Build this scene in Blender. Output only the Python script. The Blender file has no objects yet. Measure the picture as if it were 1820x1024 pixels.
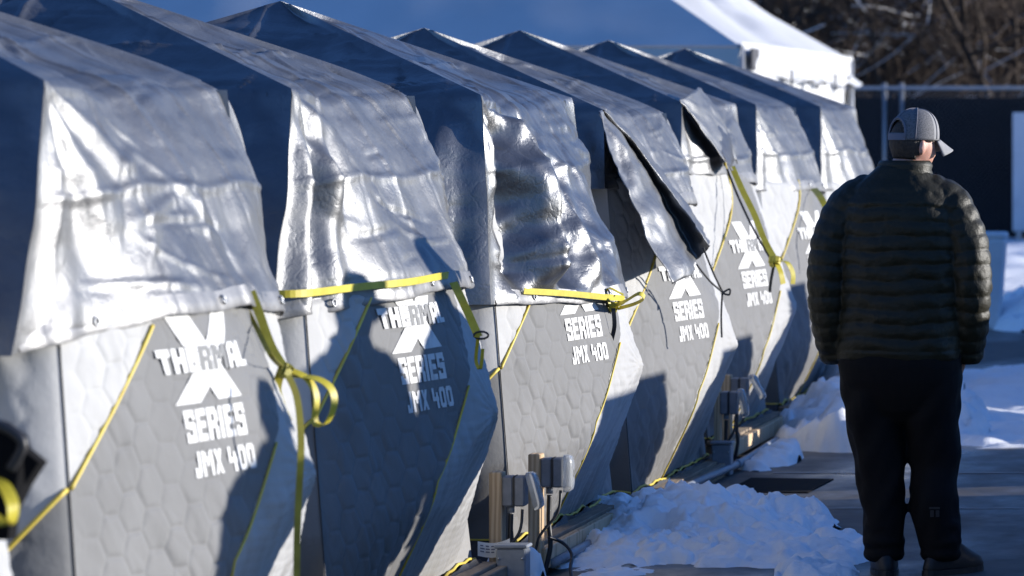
import bpy, bmesh, math, random
import numpy as np
from mathutils import Vector, Matrix

# ------------------------------------------------------------------ camera, sky, sun
SC = bpy.context.scene
COL = SC.collection
R = math.radians
SUN_AZ, SUN_EL = R(18), R(11)          # azimuth measured from +X towards +Y
FPX, VPX, VPY, CAMZ = 8000.0, 2400.0, 222.0, 1.81   # long lens, row of tents runs along +Y

cam = bpy.data.cameras.new('camera')
cam.sensor_width = 36.0
cam.sensor_fit = 'HORIZONTAL'
cam.lens = FPX / 1820 * 36
cam.shift_x = (910 - VPX) / 1820
cam.shift_y = (VPY - 512) / 1820
cam.clip_start, cam.clip_end = 0.1, 2000
cam.dof.use_dof = True
cam.dof.focus_distance = 18.3
cam.dof.aperture_fstop = 5.0
camo = bpy.data.objects.new('camera', cam)
camo.location = (0, 0, CAMZ)
camo.rotation_euler = (R(90), 0, 0)
COL.objects.link(camo)
SC.camera = camo

W = bpy.data.worlds.new('World'); SC.world = W; W.use_nodes = True
wn = W.node_tree.nodes; wl = W.node_tree.links
bg = wn['Background']
sky = wn.new('ShaderNodeTexSky'); sky.sky_type = 'NISHITA'; sky.sun_disc = False
sky.sun_elevation = SUN_EL; sky.sun_rotation = R(90) - SUN_AZ
sky.air_density = 1.0; sky.dust_density = 0.0; sky.ozone_density = 3.0
tint = wn.new('ShaderNodeMix'); tint.data_type = 'RGBA'; tint.blend_type = 'MULTIPLY'
tint.inputs[0].default_value = 1.0
tint.inputs[7].default_value = (0.58, 0.82, 1.30, 1)     # camera balanced for the warm low sun
wl.new(sky.outputs[0], tint.inputs[6]); wl.new(tint.outputs[2], bg.inputs[0])
bg.inputs[1].default_value = 0.12

sl = bpy.data.lights.new('sun', 'SUN'); sl.energy = 5.0; sl.angle = R(0.55); sl.color = (1.0, 0.95, 0.88)
so = bpy.data.objects.new('sun', sl); COL.objects.link(so)
SDIR = Vector((math.cos(SUN_EL)*math.cos(SUN_AZ), math.cos(SUN_EL)*math.sin(SUN_AZ), math.sin(SUN_EL)))
so.rotation_euler = SDIR.to_track_quat('Z', 'Y').to_euler()
so.location = (20, 10, 10)

SC.view_settings.view_transform = 'Standard'
SC.view_settings.look = 'None'
SC.view_settings.exposure = 0.68
SC.view_settings.gamma = 1.0
SC.view_settings.use_curve_mapping = False
SC.cycles.max_bounces = 6
SC.cycles.use_denoising = True

# ------------------------------------------------------------------ helpers
rng = np.random.default_rng(7)

def at(px, py, Y):
    """point of the place seen at a photo pixel, at depth Y"""
    return Vector(((px - VPX) * Y / FPX, Y, CAMZ - (py - VPY) * Y / FPX))

def link(o, parent=None):
    COL.objects.link(o)
    if parent is not None:
        o.parent = parent
    return o

def tag(o, label=None, cat=None, group=None, kind=None):
    if label: o['label'] = label
    if cat: o['category'] = cat
    if group: o['group'] = group
    if kind: o['kind'] = kind
    return o

def empty(name, loc=(0, 0, 0), rz=0.0):
    o = bpy.data.objects.new(name, None)
    o.location = loc; o.rotation_euler = (0, 0, rz); o.empty_display_size = .1
    COL.objects.link(o)
    return o

def mesh_data(name, V, Fq, mats=None, smooth=True):
    me = bpy.data.meshes.new(name)
    V = np.asarray(V, dtype=np.float32).reshape(-1, 3)
    if isinstance(Fq, np.ndarray):
        n, k = Fq.shape
        me.vertices.add(len(V)); me.vertices.foreach_set('co', V.ravel())
        me.loops.add(n * k); me.loops.foreach_set('vertex_index', Fq.astype(np.int32).ravel())
        me.polygons.add(n)
        me.polygons.foreach_set('loop_start', np.arange(0, n * k, k, dtype=np.int32))
        me.polygons.foreach_set('loop_total', np.full(n, k, dtype=np.int32))
        me.update(calc_edges=True)
    else:
        me.from_pydata([tuple(map(float, v)) for v in V], [], Fq); me.update()
    if smooth and len(me.polygons):
        me.polygons.foreach_set('use_smooth', np.ones(len(me.polygons), dtype=bool))
    for m in (mats if isinstance(mats, (list, tuple)) else [mats]):
        if m is not None: me.materials.append(m)
    return me

def mobj(name, V, Fq, mat, parent=None, smooth=True):
    return link(bpy.data.objects.new(name, mesh_data(name, V, Fq, mat, smooth)), parent)

def grid_faces(nr, nc, wrap=False):
    r = np.arange(nr - 1)[:, None]; c = np.arange(nc if wrap else nc - 1)[None, :]
    c2 = (c + 1) % nc
    return np.stack([r*nc + c, r*nc + c2, (r+1)*nc + c2, (r+1)*nc + c], -1).reshape(-1, 4)

class MB:
    """collects pieces of one mesh"""
    def __init__(s): s.v = []; s.f = []; s.n = 0
    def add(s, V, Fs):
        V = [tuple(map(float, p)) for p in V]
        s.v += V; s.f += [tuple(int(i) + s.n for i in f) for f in Fs]; s.n += len(V); return s
    def box(s, c, d, rot=None, bev=0.0):
        hx, hy, hz = d[0]/2, d[1]/2, d[2]/2
        M = rot if rot is not None else Matrix.Identity(3)
        c = Vector(c)
        if bev <= 0:
            P = [c + M @ Vector((x*hx, y*hy, z*hz)) for z in (-1, 1) for x, y in ((-1,-1),(1,-1),(1,1),(-1,1))]
            return s.add(P, [(3,2,1,0),(4,5,6,7),(0,1,5,4),(1,2,6,5),(2,3,7,6),(3,0,4,7)])
        P = []; b = bev
        for z, i in ((-hz, b), (-hz+b, 0), (hz-b, 0), (hz, b)):
            x, y = hx - i, hy - i
            for q in ((-x,-y+b),(-x+b,-y),(x-b,-y),(x,-y+b),(x,y-b),(x-b,y),(-x+b,y),(-x,y-b)):
                P.append(c + M @ Vector((q[0], q[1], z)))
        Fs = [tuple(range(7, -1, -1)), tuple(range(24, 32))]
        for r in range(3):
            for k in range(8):
                Fs.append((r*8+k, r*8+(k+1)%8, (r+1)*8+(k+1)%8, (r+1)*8+k))
        return s.add(P, Fs)
    def tube(s, path, rad, n=8, cap=True):
        path = [Vector(p) for p in path]; m = len(path)
        rad = [rad]*m if np.isscalar(rad) else list(rad)
        P = []; up = None
        for i, p in enumerate(path):
            d = (path[min(i+1, m-1)] - path[max(i-1, 0)])
            d = d.normalized() if d.length > 1e-9 else Vector((0,0,1))
            if up is None:
                up = Vector((0,0,1)) if abs(d.z) < .9 else Vector((1,0,0))
            a = d.cross(up)
            if a.length < 1e-6: a = d.orthogonal()
            a.normalize(); b = a.cross(d).normalized(); up = b
            for k in range(n):
                t = 2*math.pi*k/n
                P.append(p + a*(math.cos(t)*rad[i]) + b*(math.sin(t)*rad[i]))
        Fs = []
        for i in range(m-1):
            for k in range(n):
                Fs.append((i*n+k, i*n+(k+1)%n, (i+1)*n+(k+1)%n, (i+1)*n+k))
        if cap:
            Fs.append(tuple(range(n-1, -1, -1))); Fs.append(tuple(range((m-1)*n, m*n)))
        return s.add(P, Fs)
    def ribbon(s, path, width, wdir, thick=.002):
        """webbing: flat band following path, its width along wdir (vector or list)"""
        path = [Vector(p) for p in path]; m = len(path); P = []
        for i, p in enumerate(path):
            d = (path[min(i+1, m-1)] - path[max(i-1, 0)]).normalized()
            w = Vector(wdir[i] if isinstance(wdir, list) else wdir)
            w = (w - d*w.dot(d)); w = w.normalized() if w.length > 1e-6 else d.orthogonal().normalized()
            nrm = d.cross(w).normalized()
            for a, b in ((-1,-1),(1,-1),(1,1),(-1,1)):
                P.append(p + w*(a*width/2) + nrm*(b*thick/2))
        Fs = []
        for i in range(m-1):
            for k in range(4):
                Fs.append((i*4+k, i*4+(k+1)%4, (i+1)*4+(k+1)%4, (i+1)*4+k))
        Fs += [(3,2,1,0), tuple(range((m-1)*4, m*4))]
        return s.add(P, Fs)
    def build(s, name, mat, parent=None, smooth=False):
        o = mobj(name, s.v, s.f, mat, parent, smooth)
        return o

def spline(pts, n=8):
    """Catmull-Rom through pts"""
    P = [Vector(p) for p in pts]; out = []
    for i in range(len(P)-1):
        p0 = P[max(i-1, 0)]; p1 = P[i]; p2 = P[i+1]; p3 = P[min(i+2, len(P)-1)]
        for k in range(n):
            t = k/n
            out.append(.5*((2*p1) + (p2-p0)*t + (2*p0-5*p1+4*p2-p3)*t*t + (3*p1-p0-3*p2+p3)*t**3))
    out.append(P[-1]); return out

# gradient noise
def _hash(ix, iy, seed):
    h = (ix.astype(np.int64)*374761393 + iy.astype(np.int64)*668265263 + seed*1442695041) & 0xFFFFFFFF
    h = ((h ^ (h >> 13)) * 1274126177) & 0xFFFFFFFF
    return (h ^ (h >> 16)) & 0xFFFFFFFF
def pn(x, y, seed=0):
    x = np.asarray(x, float); y = np.asarray(y, float)
    ix = np.floor(x); iy = np.floor(y); fx = x-ix; fy = y-iy
    u = fx**3*(fx*(fx*6-15)+10); v = fy**3*(fy*(fy*6-15)+10)
    def g(dx, dy):
        a = _hash(ix+dx, iy+dy, seed)/4294967296.0*2*np.pi
        return np.cos(a)*(fx-dx) + np.sin(a)*(fy-dy)
    return 1.5*((g(0,0)*(1-u)+g(1,0)*u)*(1-v) + (g(0,1)*(1-u)+g(1,1)*u)*v)
def fbm(x, y, seed=0, oct=4):
    s = 0; a = 1.0
    for i in range(oct):
        s = s + a*pn(x*2**i, y*2**i, seed+i*17); a *= .5
    return s
def billow(x, y, seed=0, oct=3):
    s = 0; a = 1.0
    for i in range(oct):
        s = s + a*(np.abs(pn(x*2**i, y*2**i, seed+i*31))); a *= .5
    return s

# ------------------------------------------------------------------ materials
def new_mat(name, col, rough=.6, metal=0.0, spec=.5):
    m = bpy.data.materials.new(name); m.use_nodes = True
    b = m.node_tree.nodes['Principled BSDF']
    b.inputs['Base Color'].default_value = (*col, 1)
    b.inputs['Roughness'].default_value = rough
    b.inputs['Metallic'].default_value = metal
    b.inputs['Specular IOR Level'].default_value = spec
    return m
def N(m, t): return m.node_tree.nodes.new(t)
def L(m, a, b): m.node_tree.links.new(a, b)
def P_(m): return m.node_tree.nodes['Principled BSDF']
def noise(m, scale, detail=4, rough=.6, coord='Object', stretch=None):
    tc = N(m, 'ShaderNodeTexCoord'); n = N(m, 'ShaderNodeTexNoise')
    n.inputs['Scale'].default_value = scale; n.inputs['Detail'].default_value = detail
    n.inputs['Roughness'].default_value = rough
    if stretch:
        mp = N(m, 'ShaderNodeMapping'); mp.inputs['Scale'].default_value = stretch
        L(m, tc.outputs[coord], mp.inputs[0]); L(m, mp.outputs[0], n.inputs[0])
    else:
        L(m, tc.outputs[coord], n.inputs[0])
    return n
def ramp(m, src, stops):
    r = N(m, 'ShaderNodeValToRGB'); e = r.color_ramp.elements
    while len(e) < len(stops): e.new(.5)
    for i, (p, c) in enumerate(stops):
        e[i].position = p; e[i].color = (*c, 1) if len(c) == 3 else c
    L(m, src, r.inputs[0]); return r
def vary(m, col_a, col_b, scale, lo=.35, hi=.65, detail=5, stretch=None):
    n = noise(m, scale, detail, stretch=stretch)
    r = ramp(m, n.outputs[0], [(lo, col_a), (hi, col_b)])
    L(m, r.outputs[0], P_(m).inputs['Base Color']); return n, r
def bump(m, src, strength=.2, dist=.01, chain=None):
    b = N(m, 'ShaderNodeBump'); b.inputs['Strength'].default_value = strength
    b.inputs['Distance'].default_value = dist
    L(m, src, b.inputs['Height'])
    if chain is not None: L(m, chain, b.inputs['Normal'])
    L(m, b.outputs[0], P_(m).inputs['Normal']); return b
def g3(v): return (v, v, v)

M = {}
# silver poly tarp
m = new_mat('silver_tarp', (.60, .605, .615), .40, .80)
n, r = vary(m, (.15, .152, .157), (.212, .214, .218), 5, .3, .7)
n2 = noise(m, 3.0, 6); r2 = ramp(m, n2.outputs[0], [(.3, g3(.40)), (.7, g3(.52))]); L(m, r2.outputs[0], P_(m).inputs['Roughness'])
vc = N(m, 'ShaderNodeTexVoronoi'); vc.feature = 'DISTANCE_TO_EDGE'; vc.inputs['Scale'].default_value = 9; tcc = N(m, 'ShaderNodeTexCoord'); nw_ = noise(m, 4, 4); mxx = N(m, 'ShaderNodeMix'); mxx.data_type = 'RGBA'; mxx.inputs[0].default_value = .35
L(m, tcc.outputs['Object'], mxx.inputs[6]); L(m, nw_.outputs[1], mxx.inputs[7]); L(m, mxx.outputs[2], vc.inputs[0])
rc = ramp(m, vc.outputs[0], [(0, g3(0)), (.10, g3(1))])
b0 = bump(m, rc.outputs[0], .12, .005)
n3 = noise(m, 11, 9, .72); b1 = bump(m, n3.outputs[0], .20, .02, b0.outputs[0])
n4 = noise(m, 260, 2); bump(m, n4.outputs[0], .10, .002, b1.outputs[0])
M['tarp'] = m
m = m.copy(); m.name = 'silver_tarp_creased'
for nd_ in m.node_tree.nodes:
    if nd_.type == 'VALTORGB' and any(l.to_socket.name == 'Roughness' for l in nd_.outputs[0].links):
        nd_.color_ramp.elements[0].color = (.30, .30, .30, 1); nd_.color_ramp.elements[1].color = (.40, .40, .40, 1)
M['tarp_creased'] = m
m = new_mat('tarp_hem', (.22, .22, .225), .5, .7); n = noise(m, 40, 4); bump(m, n.outputs[0], .3, .006); M['hem'] = m
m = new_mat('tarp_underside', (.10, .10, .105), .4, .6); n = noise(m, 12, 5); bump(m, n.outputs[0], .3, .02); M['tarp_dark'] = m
# quilted tent fabric: light with a charcoal band
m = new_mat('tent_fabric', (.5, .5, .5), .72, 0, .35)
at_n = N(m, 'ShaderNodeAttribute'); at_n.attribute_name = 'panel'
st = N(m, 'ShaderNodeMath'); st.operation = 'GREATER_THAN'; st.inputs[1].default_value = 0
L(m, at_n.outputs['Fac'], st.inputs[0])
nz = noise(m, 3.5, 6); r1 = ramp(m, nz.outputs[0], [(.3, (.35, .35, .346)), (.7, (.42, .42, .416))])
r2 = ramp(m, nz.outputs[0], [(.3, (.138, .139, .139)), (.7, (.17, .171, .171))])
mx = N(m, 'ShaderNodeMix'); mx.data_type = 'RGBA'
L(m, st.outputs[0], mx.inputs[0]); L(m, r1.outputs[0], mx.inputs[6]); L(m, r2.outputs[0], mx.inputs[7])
tcz = N(m, 'ShaderNodeTexCoord'); sx = N(m, 'ShaderNodeSeparateXYZ'); L(m, tcz.outputs['Object'], sx.inputs[0])
nd = noise(m, 7, 7, .7); ma = N(m, 'ShaderNodeMath'); ma.operation = 'MULTIPLY_ADD'; ma.inputs[1].default_value = -.75; L(m, nd.outputs[0], ma.inputs[0]); L(m, sx.outputs[2], ma.inputs[2])
rd = ramp(m, ma.outputs[0], [(0.0, g3(1)), (.12, g3(0))]); rs = N(m, 'ShaderNodeMath'); rs.operation = 'MULTIPLY'; rs.inputs[1].default_value = .45; L(m, rd.outputs[0], rs.inputs[0])
md = N(m, 'ShaderNodeMix'); md.data_type = 'RGBA'; md.inputs[7].default_value = (.085, .075, .062, 1)      # mud splashed up from the ground
L(m, rs.outputs[0], md.inputs[0]); L(m, mx.outputs[2], md.inputs[6])
L(m, md.outputs[2], P_(m).inputs['Base Color'])
nb = noise(m, 45, 5); b1 = bump(m, nb.outputs[0], .25, .006)
P_(m).inputs['Sheen Weight'].default_value = .15
M['fabric'] = m
m = new_mat('piping_yellow', (.62, .48, .06), .55); vary(m, (.55, .40, .04), (.68, .54, .09), 9); M['piping'] = m
m = new_mat('print_white', (.62, .62, .61), .7); vary(m, (.50, .50, .49), (.66, .66, .65), 22, .3, .55); M['print'] = m
m = new_mat('print_grey', (.18, .183, .183), .7); M['print_grey'] = m
m = new_mat('skirt_black', (.022, .022, .025), .6); n = noise(m, 14, 4); bump(m, n.outputs[0], .5, .02); M['skirt'] = m
m = new_mat('strap_yellow', (.62, .50, .03), .5)
n, r = vary(m, (.44, .36, .02), (.56, .48, .045), 18)
n = noise(m, 500, 2); bump(m, n.outputs[0], .2, .001); M['strap'] = m
m = new_mat('strap_olive', (.30, .27, .03), .6); vary(m, (.24, .21, .02), (.36, .32, .04), 12); M['olive'] = m
M['black'] = new_mat('black_plastic', (.018, .018, .02), .45)
M['rope'] = new_mat('dark_cord', (.05, .05, .05), .8)
# timber
m = new_mat('timber', (.42, .29, .17), .75)
n = noise(m, 6, 6, stretch=(1, 1, 1)); wv = N(m, 'ShaderNodeTexWave'); wv.inputs['Scale'].default_value = 14; wv.inputs['Distortion'].default_value = 6
wv.inputs['Detail'].default_value = 3; tc = N(m, 'ShaderNodeTexCoord'); mp = N(m, 'ShaderNodeMapping'); mp.inputs['Scale'].default_value = (1, 1, .12)
L(m, tc.outputs['Object'], mp.inputs[0]); L(m, mp.outputs[0], wv.inputs[0])
r = ramp(m, wv.outputs[1], [(.2, (.42, .285, .16)), (.8, (.60, .44, .27))]); L(m, r.outputs[0], P_(m).inputs['Base Color']); bump(m, wv.outputs[1], .15, .004)
M['timber'] = m
m = new_mat('pallet_wood', (.26, .20, .14), .85); n, r = vary(m, (.17, .13, .09), (.34, .26, .18), 5, .3, .7, 8, (8, 1, 8)); bump(m, n.outputs[0], .3, .006); M['pallet'] = m
m = new_mat('grey_pvc', (.22, .24, .27), .45); vary(m, (.19, .21, .24), (.25, .27, .30), 20); M['pvc'] = m
m = new_mat('box_grey', (.17, .18, .20), .5); vary(m, (.15, .16, .18), (.20, .21, .23), 30); M['box'] = m
m = new_mat('clear_cover', (.75, .78, .8), .22); P_(m).inputs['Transmission Weight'].default_value = .75; P_(m).inputs['Alpha'].default_value = 1; M['clear'] = m
m = new_mat('paper_tag', (.75, .75, .74), .7); M['paper'] = m
M['ink'] = new_mat('tag_print', (.12, .13, .2), .7); M['ink_red'] = new_mat('tag_red', (.55, .06, .05), .7)
# ground
m = new_mat('wet_asphalt', (.05, .05, .052), .5)
n1 = noise(m, .55, 6, .62, stretch=(1, .5, 1)); r1 = ramp(m, n1.outputs[0], [(.40, g3(.22)), (.56, g3(.70))]); L(m, r1.outputs[0], P_(m).inputs['Roughness'])
n2 = noise(m, 3.2, 8); r2 = ramp(m, n2.outputs[0], [(.3, (.034, .031, .028)), (.55, (.072, .064, .055)), (.75, (.130, .113, .092))]); L(m, r2.outputs[0], P_(m).inputs['Base Color'])
n3 = noise(m, 90, 4); mxv = N(m, 'ShaderNodeMath'); mxv.operation = 'MULTIPLY'; L(m, n3.outputs[0], mxv.inputs[0]); L(m, r1.outputs[0], mxv.inputs[1])
bump(m, mxv.outputs[0], .5, .008); M['asphalt'] = m
m = new_mat('snow', (.80, .82, .85), .6, 0, .3)
n = noise(m, 9, 8, .7); r = ramp(m, n.outputs[0], [(.22, (.70, .70, .71)), (.42, (.88, .89, .90)), (.8, (.92, .93, .94))]); L(m, r.outputs[0], P_(m).inputs['Base Color'])
n5 = noise(m, 42, 7, .7); b1 = bump(m, n5.outputs[0], .35, .02); nf = noise(m, 160, 5, .7); bump(m, nf.outputs[0], .3, .006, b1.outputs[0]); M['snow'] = m
m = new_mat('worn_paint', (.30, .30, .29), .7); M['paint'] = m
m = new_mat('rubber_mat', (.008, .008, .009), .9, 0, .1); n = noise(m, 60, 3); bump(m, n.outputs[0], .3, .004); M['rubber'] = m
# marquee, fence, background
m = new_mat('marquee_vinyl', (.80, .80, .80), .5); vary(m, (.52, .525, .53), (.60, .60, .60), .9, .3, .7); n = noise(m, .8, 2); bump(m, n.outputs[0], .12, .05); M['vinyl'] = m
M['marquee_dark'] = new_mat('marquee_gap_shade', (.05, .05, .06), .7)  # dark colour stands for the shade inside gaps of the cloth
M['wire'] = new_mat('fence_wire', (.11, .11, .115), .6, 0, .3)
m = new_mat('steel', (.42, .43, .44), .45, .8); M['steel'] = m
m = new_mat('fence_screen', (.012, .013, .018), .85); vary(m, (.004, .005, .007), (.010, .011, .014), 1.2); P_(m).inputs['Specular IOR Level'].default_value = .1; M['screen'] = m
m = new_mat('panel_white', (.62, .64, .66), .55); vary(m, (.55, .57, .60), (.66, .68, .70), 2.5); M['panel'] = m
m = new_mat('bark', (.085, .06, .045), .9); vary(m, (.03, .022, .017), (.085, .06, .045), 4, .3, .7); M['bark'] = m
m = new_mat('twig', (.13, .085, .06), .9); vary(m, (.04, .028, .02), (.12, .08, .055), .8, .35, .65); M['twig'] = m
m = new_mat('hill', (.09, .065, .045), .95); n, r = vary(m, (.05, .036, .026), (.15, .11, .08), .6, .3, .6)
e = r.color_ramp.elements.new(.66); e.color = (.7, .72, .75, 1); M['hill'] = m
# person
m = new_mat('jacket_nylon', (.017, .015, .0065), .5, 0, .3); n = noise(m, 38, 6); bump(m, n.outputs[0], .45, .010); P_(m).inputs['Sheen Weight'].default_value = .0; M['jacket'] = m
m = new_mat('trouser_black', (.006, .005, .005), .8, 0, .2); n = noise(m, 25, 5); bump(m, n.outputs[0], .3, .01); M['trouser'] = m
m = new_mat('boot_black', (.010, .009, .009), .5); M['boot'] = m
m = new_mat('skin', (.50, .27, .20), .5); P_(m).inputs['Subsurface Weight'].default_value = .25; P_(m).inputs['Subsurface Radius'].default_value = (.02, .006, .003)
n = noise(m, 30, 5); r = ramp(m, n.outputs[0], [(.3, (.44, .21, .15)), (.7, (.54, .30, .23))]); L(m, r.outputs[0], P_(m).inputs['Base Color']); M['skin'] = m
m = new_mat('hair_brown', (.035, .022, .014), .7); n = noise(m, 70, 5, stretch=(3, 3, .4)); vary(m, (.02, .013, .009), (.06, .038, .024), 90); bump(m, n.outputs[0], .8, .01); M['hair'] = m
m = new_mat('cap_mesh', (.30, .30, .33), .8)
vo = N(m, 'ShaderNodeTexVoronoi'); vo.inputs['Scale'].default_value = 260; tc = N(m, 'ShaderNodeTexCoord'); L(m, tc.outputs['Object'], vo.inputs[0])
r = ramp(m, vo.outputs[0], [(.2, (.03, .03, .038)), (.5, (.14, .14, .15))]); L(m, r.outputs[0], P_(m).inputs['Base Color']); bump(m, vo.outputs[0], .4, .002); M['cap_mesh'] = m
m = new_mat('cap_cloth', (.42, .42, .43), .8); vary(m, (.19, .19, .20), (.26, .26, .27), 40); M['cap'] = m
M['badge'] = new_mat('badge_grey', (.030, .028, .028), .8)
M['cap_rim'] = new_mat('cap_trim', (.13, .13, .16), .8)

# ------------------------------------------------------------------ ground and terrain
S = 900
g = mobj('ground', [(-S,-60,0),(S,-60,0),(S,S,0),(-S,S,0)], [(0,1,2,3)], M['asphalt'], smooth=False)
tag(g, kind='structure')

def hill_z(x, y):
    d = np.clip((y-76)/50, 0, None)
    return -0.3 + 14*d**1.15 + .8*fbm(x*.12, y*.12, 5, 4)*np.clip(d*4, 0, 1)
xs = np.linspace(-70, 45, 160); ys = np.linspace(75, 170, 110)
XX, YY = np.meshgrid(xs, ys)
hl = mobj('hillside', np.stack([XX, YY, hill_z(XX, YY)], -1), grid_faces(110, 160), M['hill'])
tag(hl, kind='structure')

# ------------------------------------------------------------------ hub tents
EV, BH, ZE, ZB, TH, BMX, BMY = 1.05, 1.22, 1.92, .14, .36, .39, .30
ZPK = 2.34
def wall(s, t, B, p=5):
    d = np.where(t < TH, (TH-t)/TH, (t-TH)/(1-TH))
    k = 1-(np.abs(s)**p + np.abs(d)**p)**(1/p)
    k = np.clip(k, 0, None)
    if B < .35: k = k**.65          # the side walls billow
    o = BH+(EV-BH)*t
    return o+B*k, s*o, ZB+(ZE-ZB)*t
# side 0 faces the walkway (+X), 1 the camera (-Y), 2 (-X), 3 (+Y)
def side_xyz(side, out, along, z):
    if side == 0: return np.stack([out, along, z], -1)
    if side == 1: return np.stack([along, -out, z], -1)
    if side == 2: return np.stack([-out, -along, z], -1)
    return np.stack([-along, out, z], -1)
def bulge(side): return BMX if side in (0, 2) else BMY
def wall_p(side, s, t, off=0.0):
    o, a, z = wall(np.asarray(s, float), np.asarray(t, float), bulge(side))
    return side_xyz(side, o+off, a, z)

HEM = {0:[(-1,1.2),(1,1.2)], 1:[(-1,1.20),(-.5,1.275),(0,1.27),(1,1.2)], 2:[(-1,1.17),(-.2,1.22),(1,1.2)],
 3:[(-1,1.09),(0,1.06),(1,1.06)], 4:[(-1,1.56),(-.6,1.57),(-.35,1.50),(0,1.47),(1,1.45)], 5:[(-1,1.55),(-.5,1.54),(0,1.50),(1,1.45)],
 6:[(-1,1.42),(0,1.40),(1,1.36)], 7:[(-1,1.38),(0,1.36),(1,1.33)]}
A_T = [.388, .505, .63, .95]; A_S = [-1.0, -.81, -.62, -.13]
B_T = [0, .24, .42, .9]; B_S = [-.28, -.36, -.16, .55]
def hexq(a, z, h=.115):
    """quilting: distance to the seam of a flat-topped hexagon grid"""
    w = h*.8660254
    best = None
    for off in (0, 1):
        cx = np.round((a-off*w)/(2*w))*2*w+off*w
        cz = np.round((z-off*h/2)/h)*h+off*h/2
        x = np.abs(a-cx); y = np.abs(z-cz)
        d = h/2-np.maximum(y, x*.8660254+y*.5)
        best = d if best is None else np.maximum(best, d)
    return best
def brick(a, z, w=.10, h=.032):
    row = np.floor(z/h); u = (a+(row % 2)*w/2)/w
    return np.minimum(np.abs(u-np.round(u))*w, np.abs(z/h-np.round(z/h))*h)

def tent_wall(side, seed, step, n=0):
    ns = max(8, int(2.4/step)); nt = max(8, int(1.8/step))
    s, t = np.meshgrid(np.linspace(-1, 1, ns), np.linspace(0, 1, nt))
    o, a, z = wall(s, t, bulge(side))
    edge = np.clip((1-np.abs(s))*8, 0, 1)
    if side == 0:
        sA = np.interp(t, A_T, A_S, left=-1.5); sB = np.interp(t, B_T, B_S)
        panel = np.minimum(s-sA, sB-s)
        panel[t < A_T[0]] = (sB-s)[t < A_T[0]]
    else:
        panel = (.388-(1-s)*.68)-t if side in (1, 2) else (.388-(1+s)*.68)-t
    wa = a+.012*fbm(a*3, z*3, seed, 2); wz = z+.012*fbm(a*3+9, z*3, seed+3, 2)
    dh = hexq(wa, wz); fine = (s > np.interp(t, B_T, B_S)) if side == 0 else np.zeros_like(s, bool)
    q = .0070*(1-np.exp(-np.clip(dh, 0, None)/.0065))
    db = brick(wa, wz); q = np.where(fine, .0022*(1-np.exp(-db/.005)), q)
    wr = .009*fbm(a*2.2, z*1.4, seed+7, 3)+.008*(billow(a*7+z*4, z*2.2-a*2, seed+11, 2)-.4)
    wr += .004*np.sin((a*1.0+z*.6)*38+3*pn(a*3, z*3, seed))*np.clip(pn(a*1.7+5, z*1.7, seed+2)*2, 0, 1)
    hr_ = np.hypot(a, z-(ZB+(ZE-ZB)*TH)); ha = np.arctan2(z-(ZB+(ZE-ZB)*TH), a)
    wr += .0035*np.sin(ha*17+2.5*pn(hr_*3, ha, seed+13))*np.exp(-hr_/.28)
    wr += .006*np.sin(z*55+4*pn(a*3, z*2, seed+14))*np.exp(-(1-np.abs(s))/.07)*np.clip(pn(z*3, 0*z, seed+15)+.5, 0, 1)
    if side == 0:
        lm = np.clip((1.45-np.maximum(np.abs(s+.41)/.24, np.abs(t-.51)/.13))*2.5, 0, 1); wr = wr*(1-lm); q = q*(1-.45*lm)
        hm = np.interp(s, *zip(*HEM[n]))
    else:
        hm = np.full_like(s, HEM[n][0][1])
    o = o+(q+wr)*edge-(.075+.16*(1-s*s)*np.clip((t-.7)/.3, 0, 1))*np.clip((z-hm-.035)/.06, 0, 1)
    V = side_xyz(side, o, a, z)
    return V.reshape(-1, 3), grid_faces(nt, ns), panel.ravel()

def pipe_on_wall(side, pts, rad, off=.008, n=10):
    s, t = zip(*pts); u = np.linspace(0, len(pts)-1, n*(len(pts)-1)+1)
    ss = np.interp(u, range(len(pts)), s); tt = np.interp(u, range(len(pts)), t)
    mb = MB(); mb.tube(wall_p(side, ss, tt, off), rad, 6); return mb

# block lettering (5 x 7 cells, merged into bars), as printed on the tent wall
GL = {'T': [(0,5,5,7),(1.6,0,3.4,5)], 'H': [(0,0,1.7,7),(3.3,0,5,7),(1.7,2.8,3.3,4.4)],
 'E': [(0,0,1.7,7),(1.7,5.6,4.6,7),(1.7,2.9,4.2,4.2),(1.7,0,4.6,1.4)],
 'R': [(0,0,1.7,7),(1.7,5.7,4.2,7),(3.3,3.9,5,6.2),(1.7,2.6,4.2,3.9),(3.2,0,4.9,2.6)],
 'M': [(0,0,1.5,7),(5,0,6.5,7),(1.5,4.2,2.5,6.6),(2.5,2.8,4,5.2),(4,4.2,5,6.6)],
 'A': [(0,0,1.6,6.2),(3.4,0,5,6.2),(.7,5.6,4.3,7),(1.6,2.1,3.4,3.4)], 'L': [(0,0,1.7,7),(1.7,0,4.5,1.4)],
 'S': [(0,5.6,4.8,7),(0,3.2,1.6,5.6),(1.6,2.9,4.8,4.3),(3.2,1.4,4.8,2.9),(0,0,4.8,1.4),(0,1.4,1.3,2.1),(3.5,4.9,4.8,5.6)],
 'I': [(0,0,1.7,7)], 'J': [(2.3,1.2,4,7),(0,0,3.6,1.4),(0,1.4,1.4,2.6)],
 '4': [(0,2.6,1.5,7),(1.5,2.6,5,3.9),(2.9,0,4.5,5.4)], '0': [(0,.6,1.6,6.4),(3.2,.6,4.8,6.4),(.6,5.6,4.2,7),(.6,0,4.2,1.4)]}
GW = {'T':5,'H':5,'E':4.6,'R':5,'M':6.5,'A':5,'L':4.5,'S':4.8,'I':1.7,'J':4,'X':5,'4':5,'0':4.8,' ':2.2}
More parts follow.
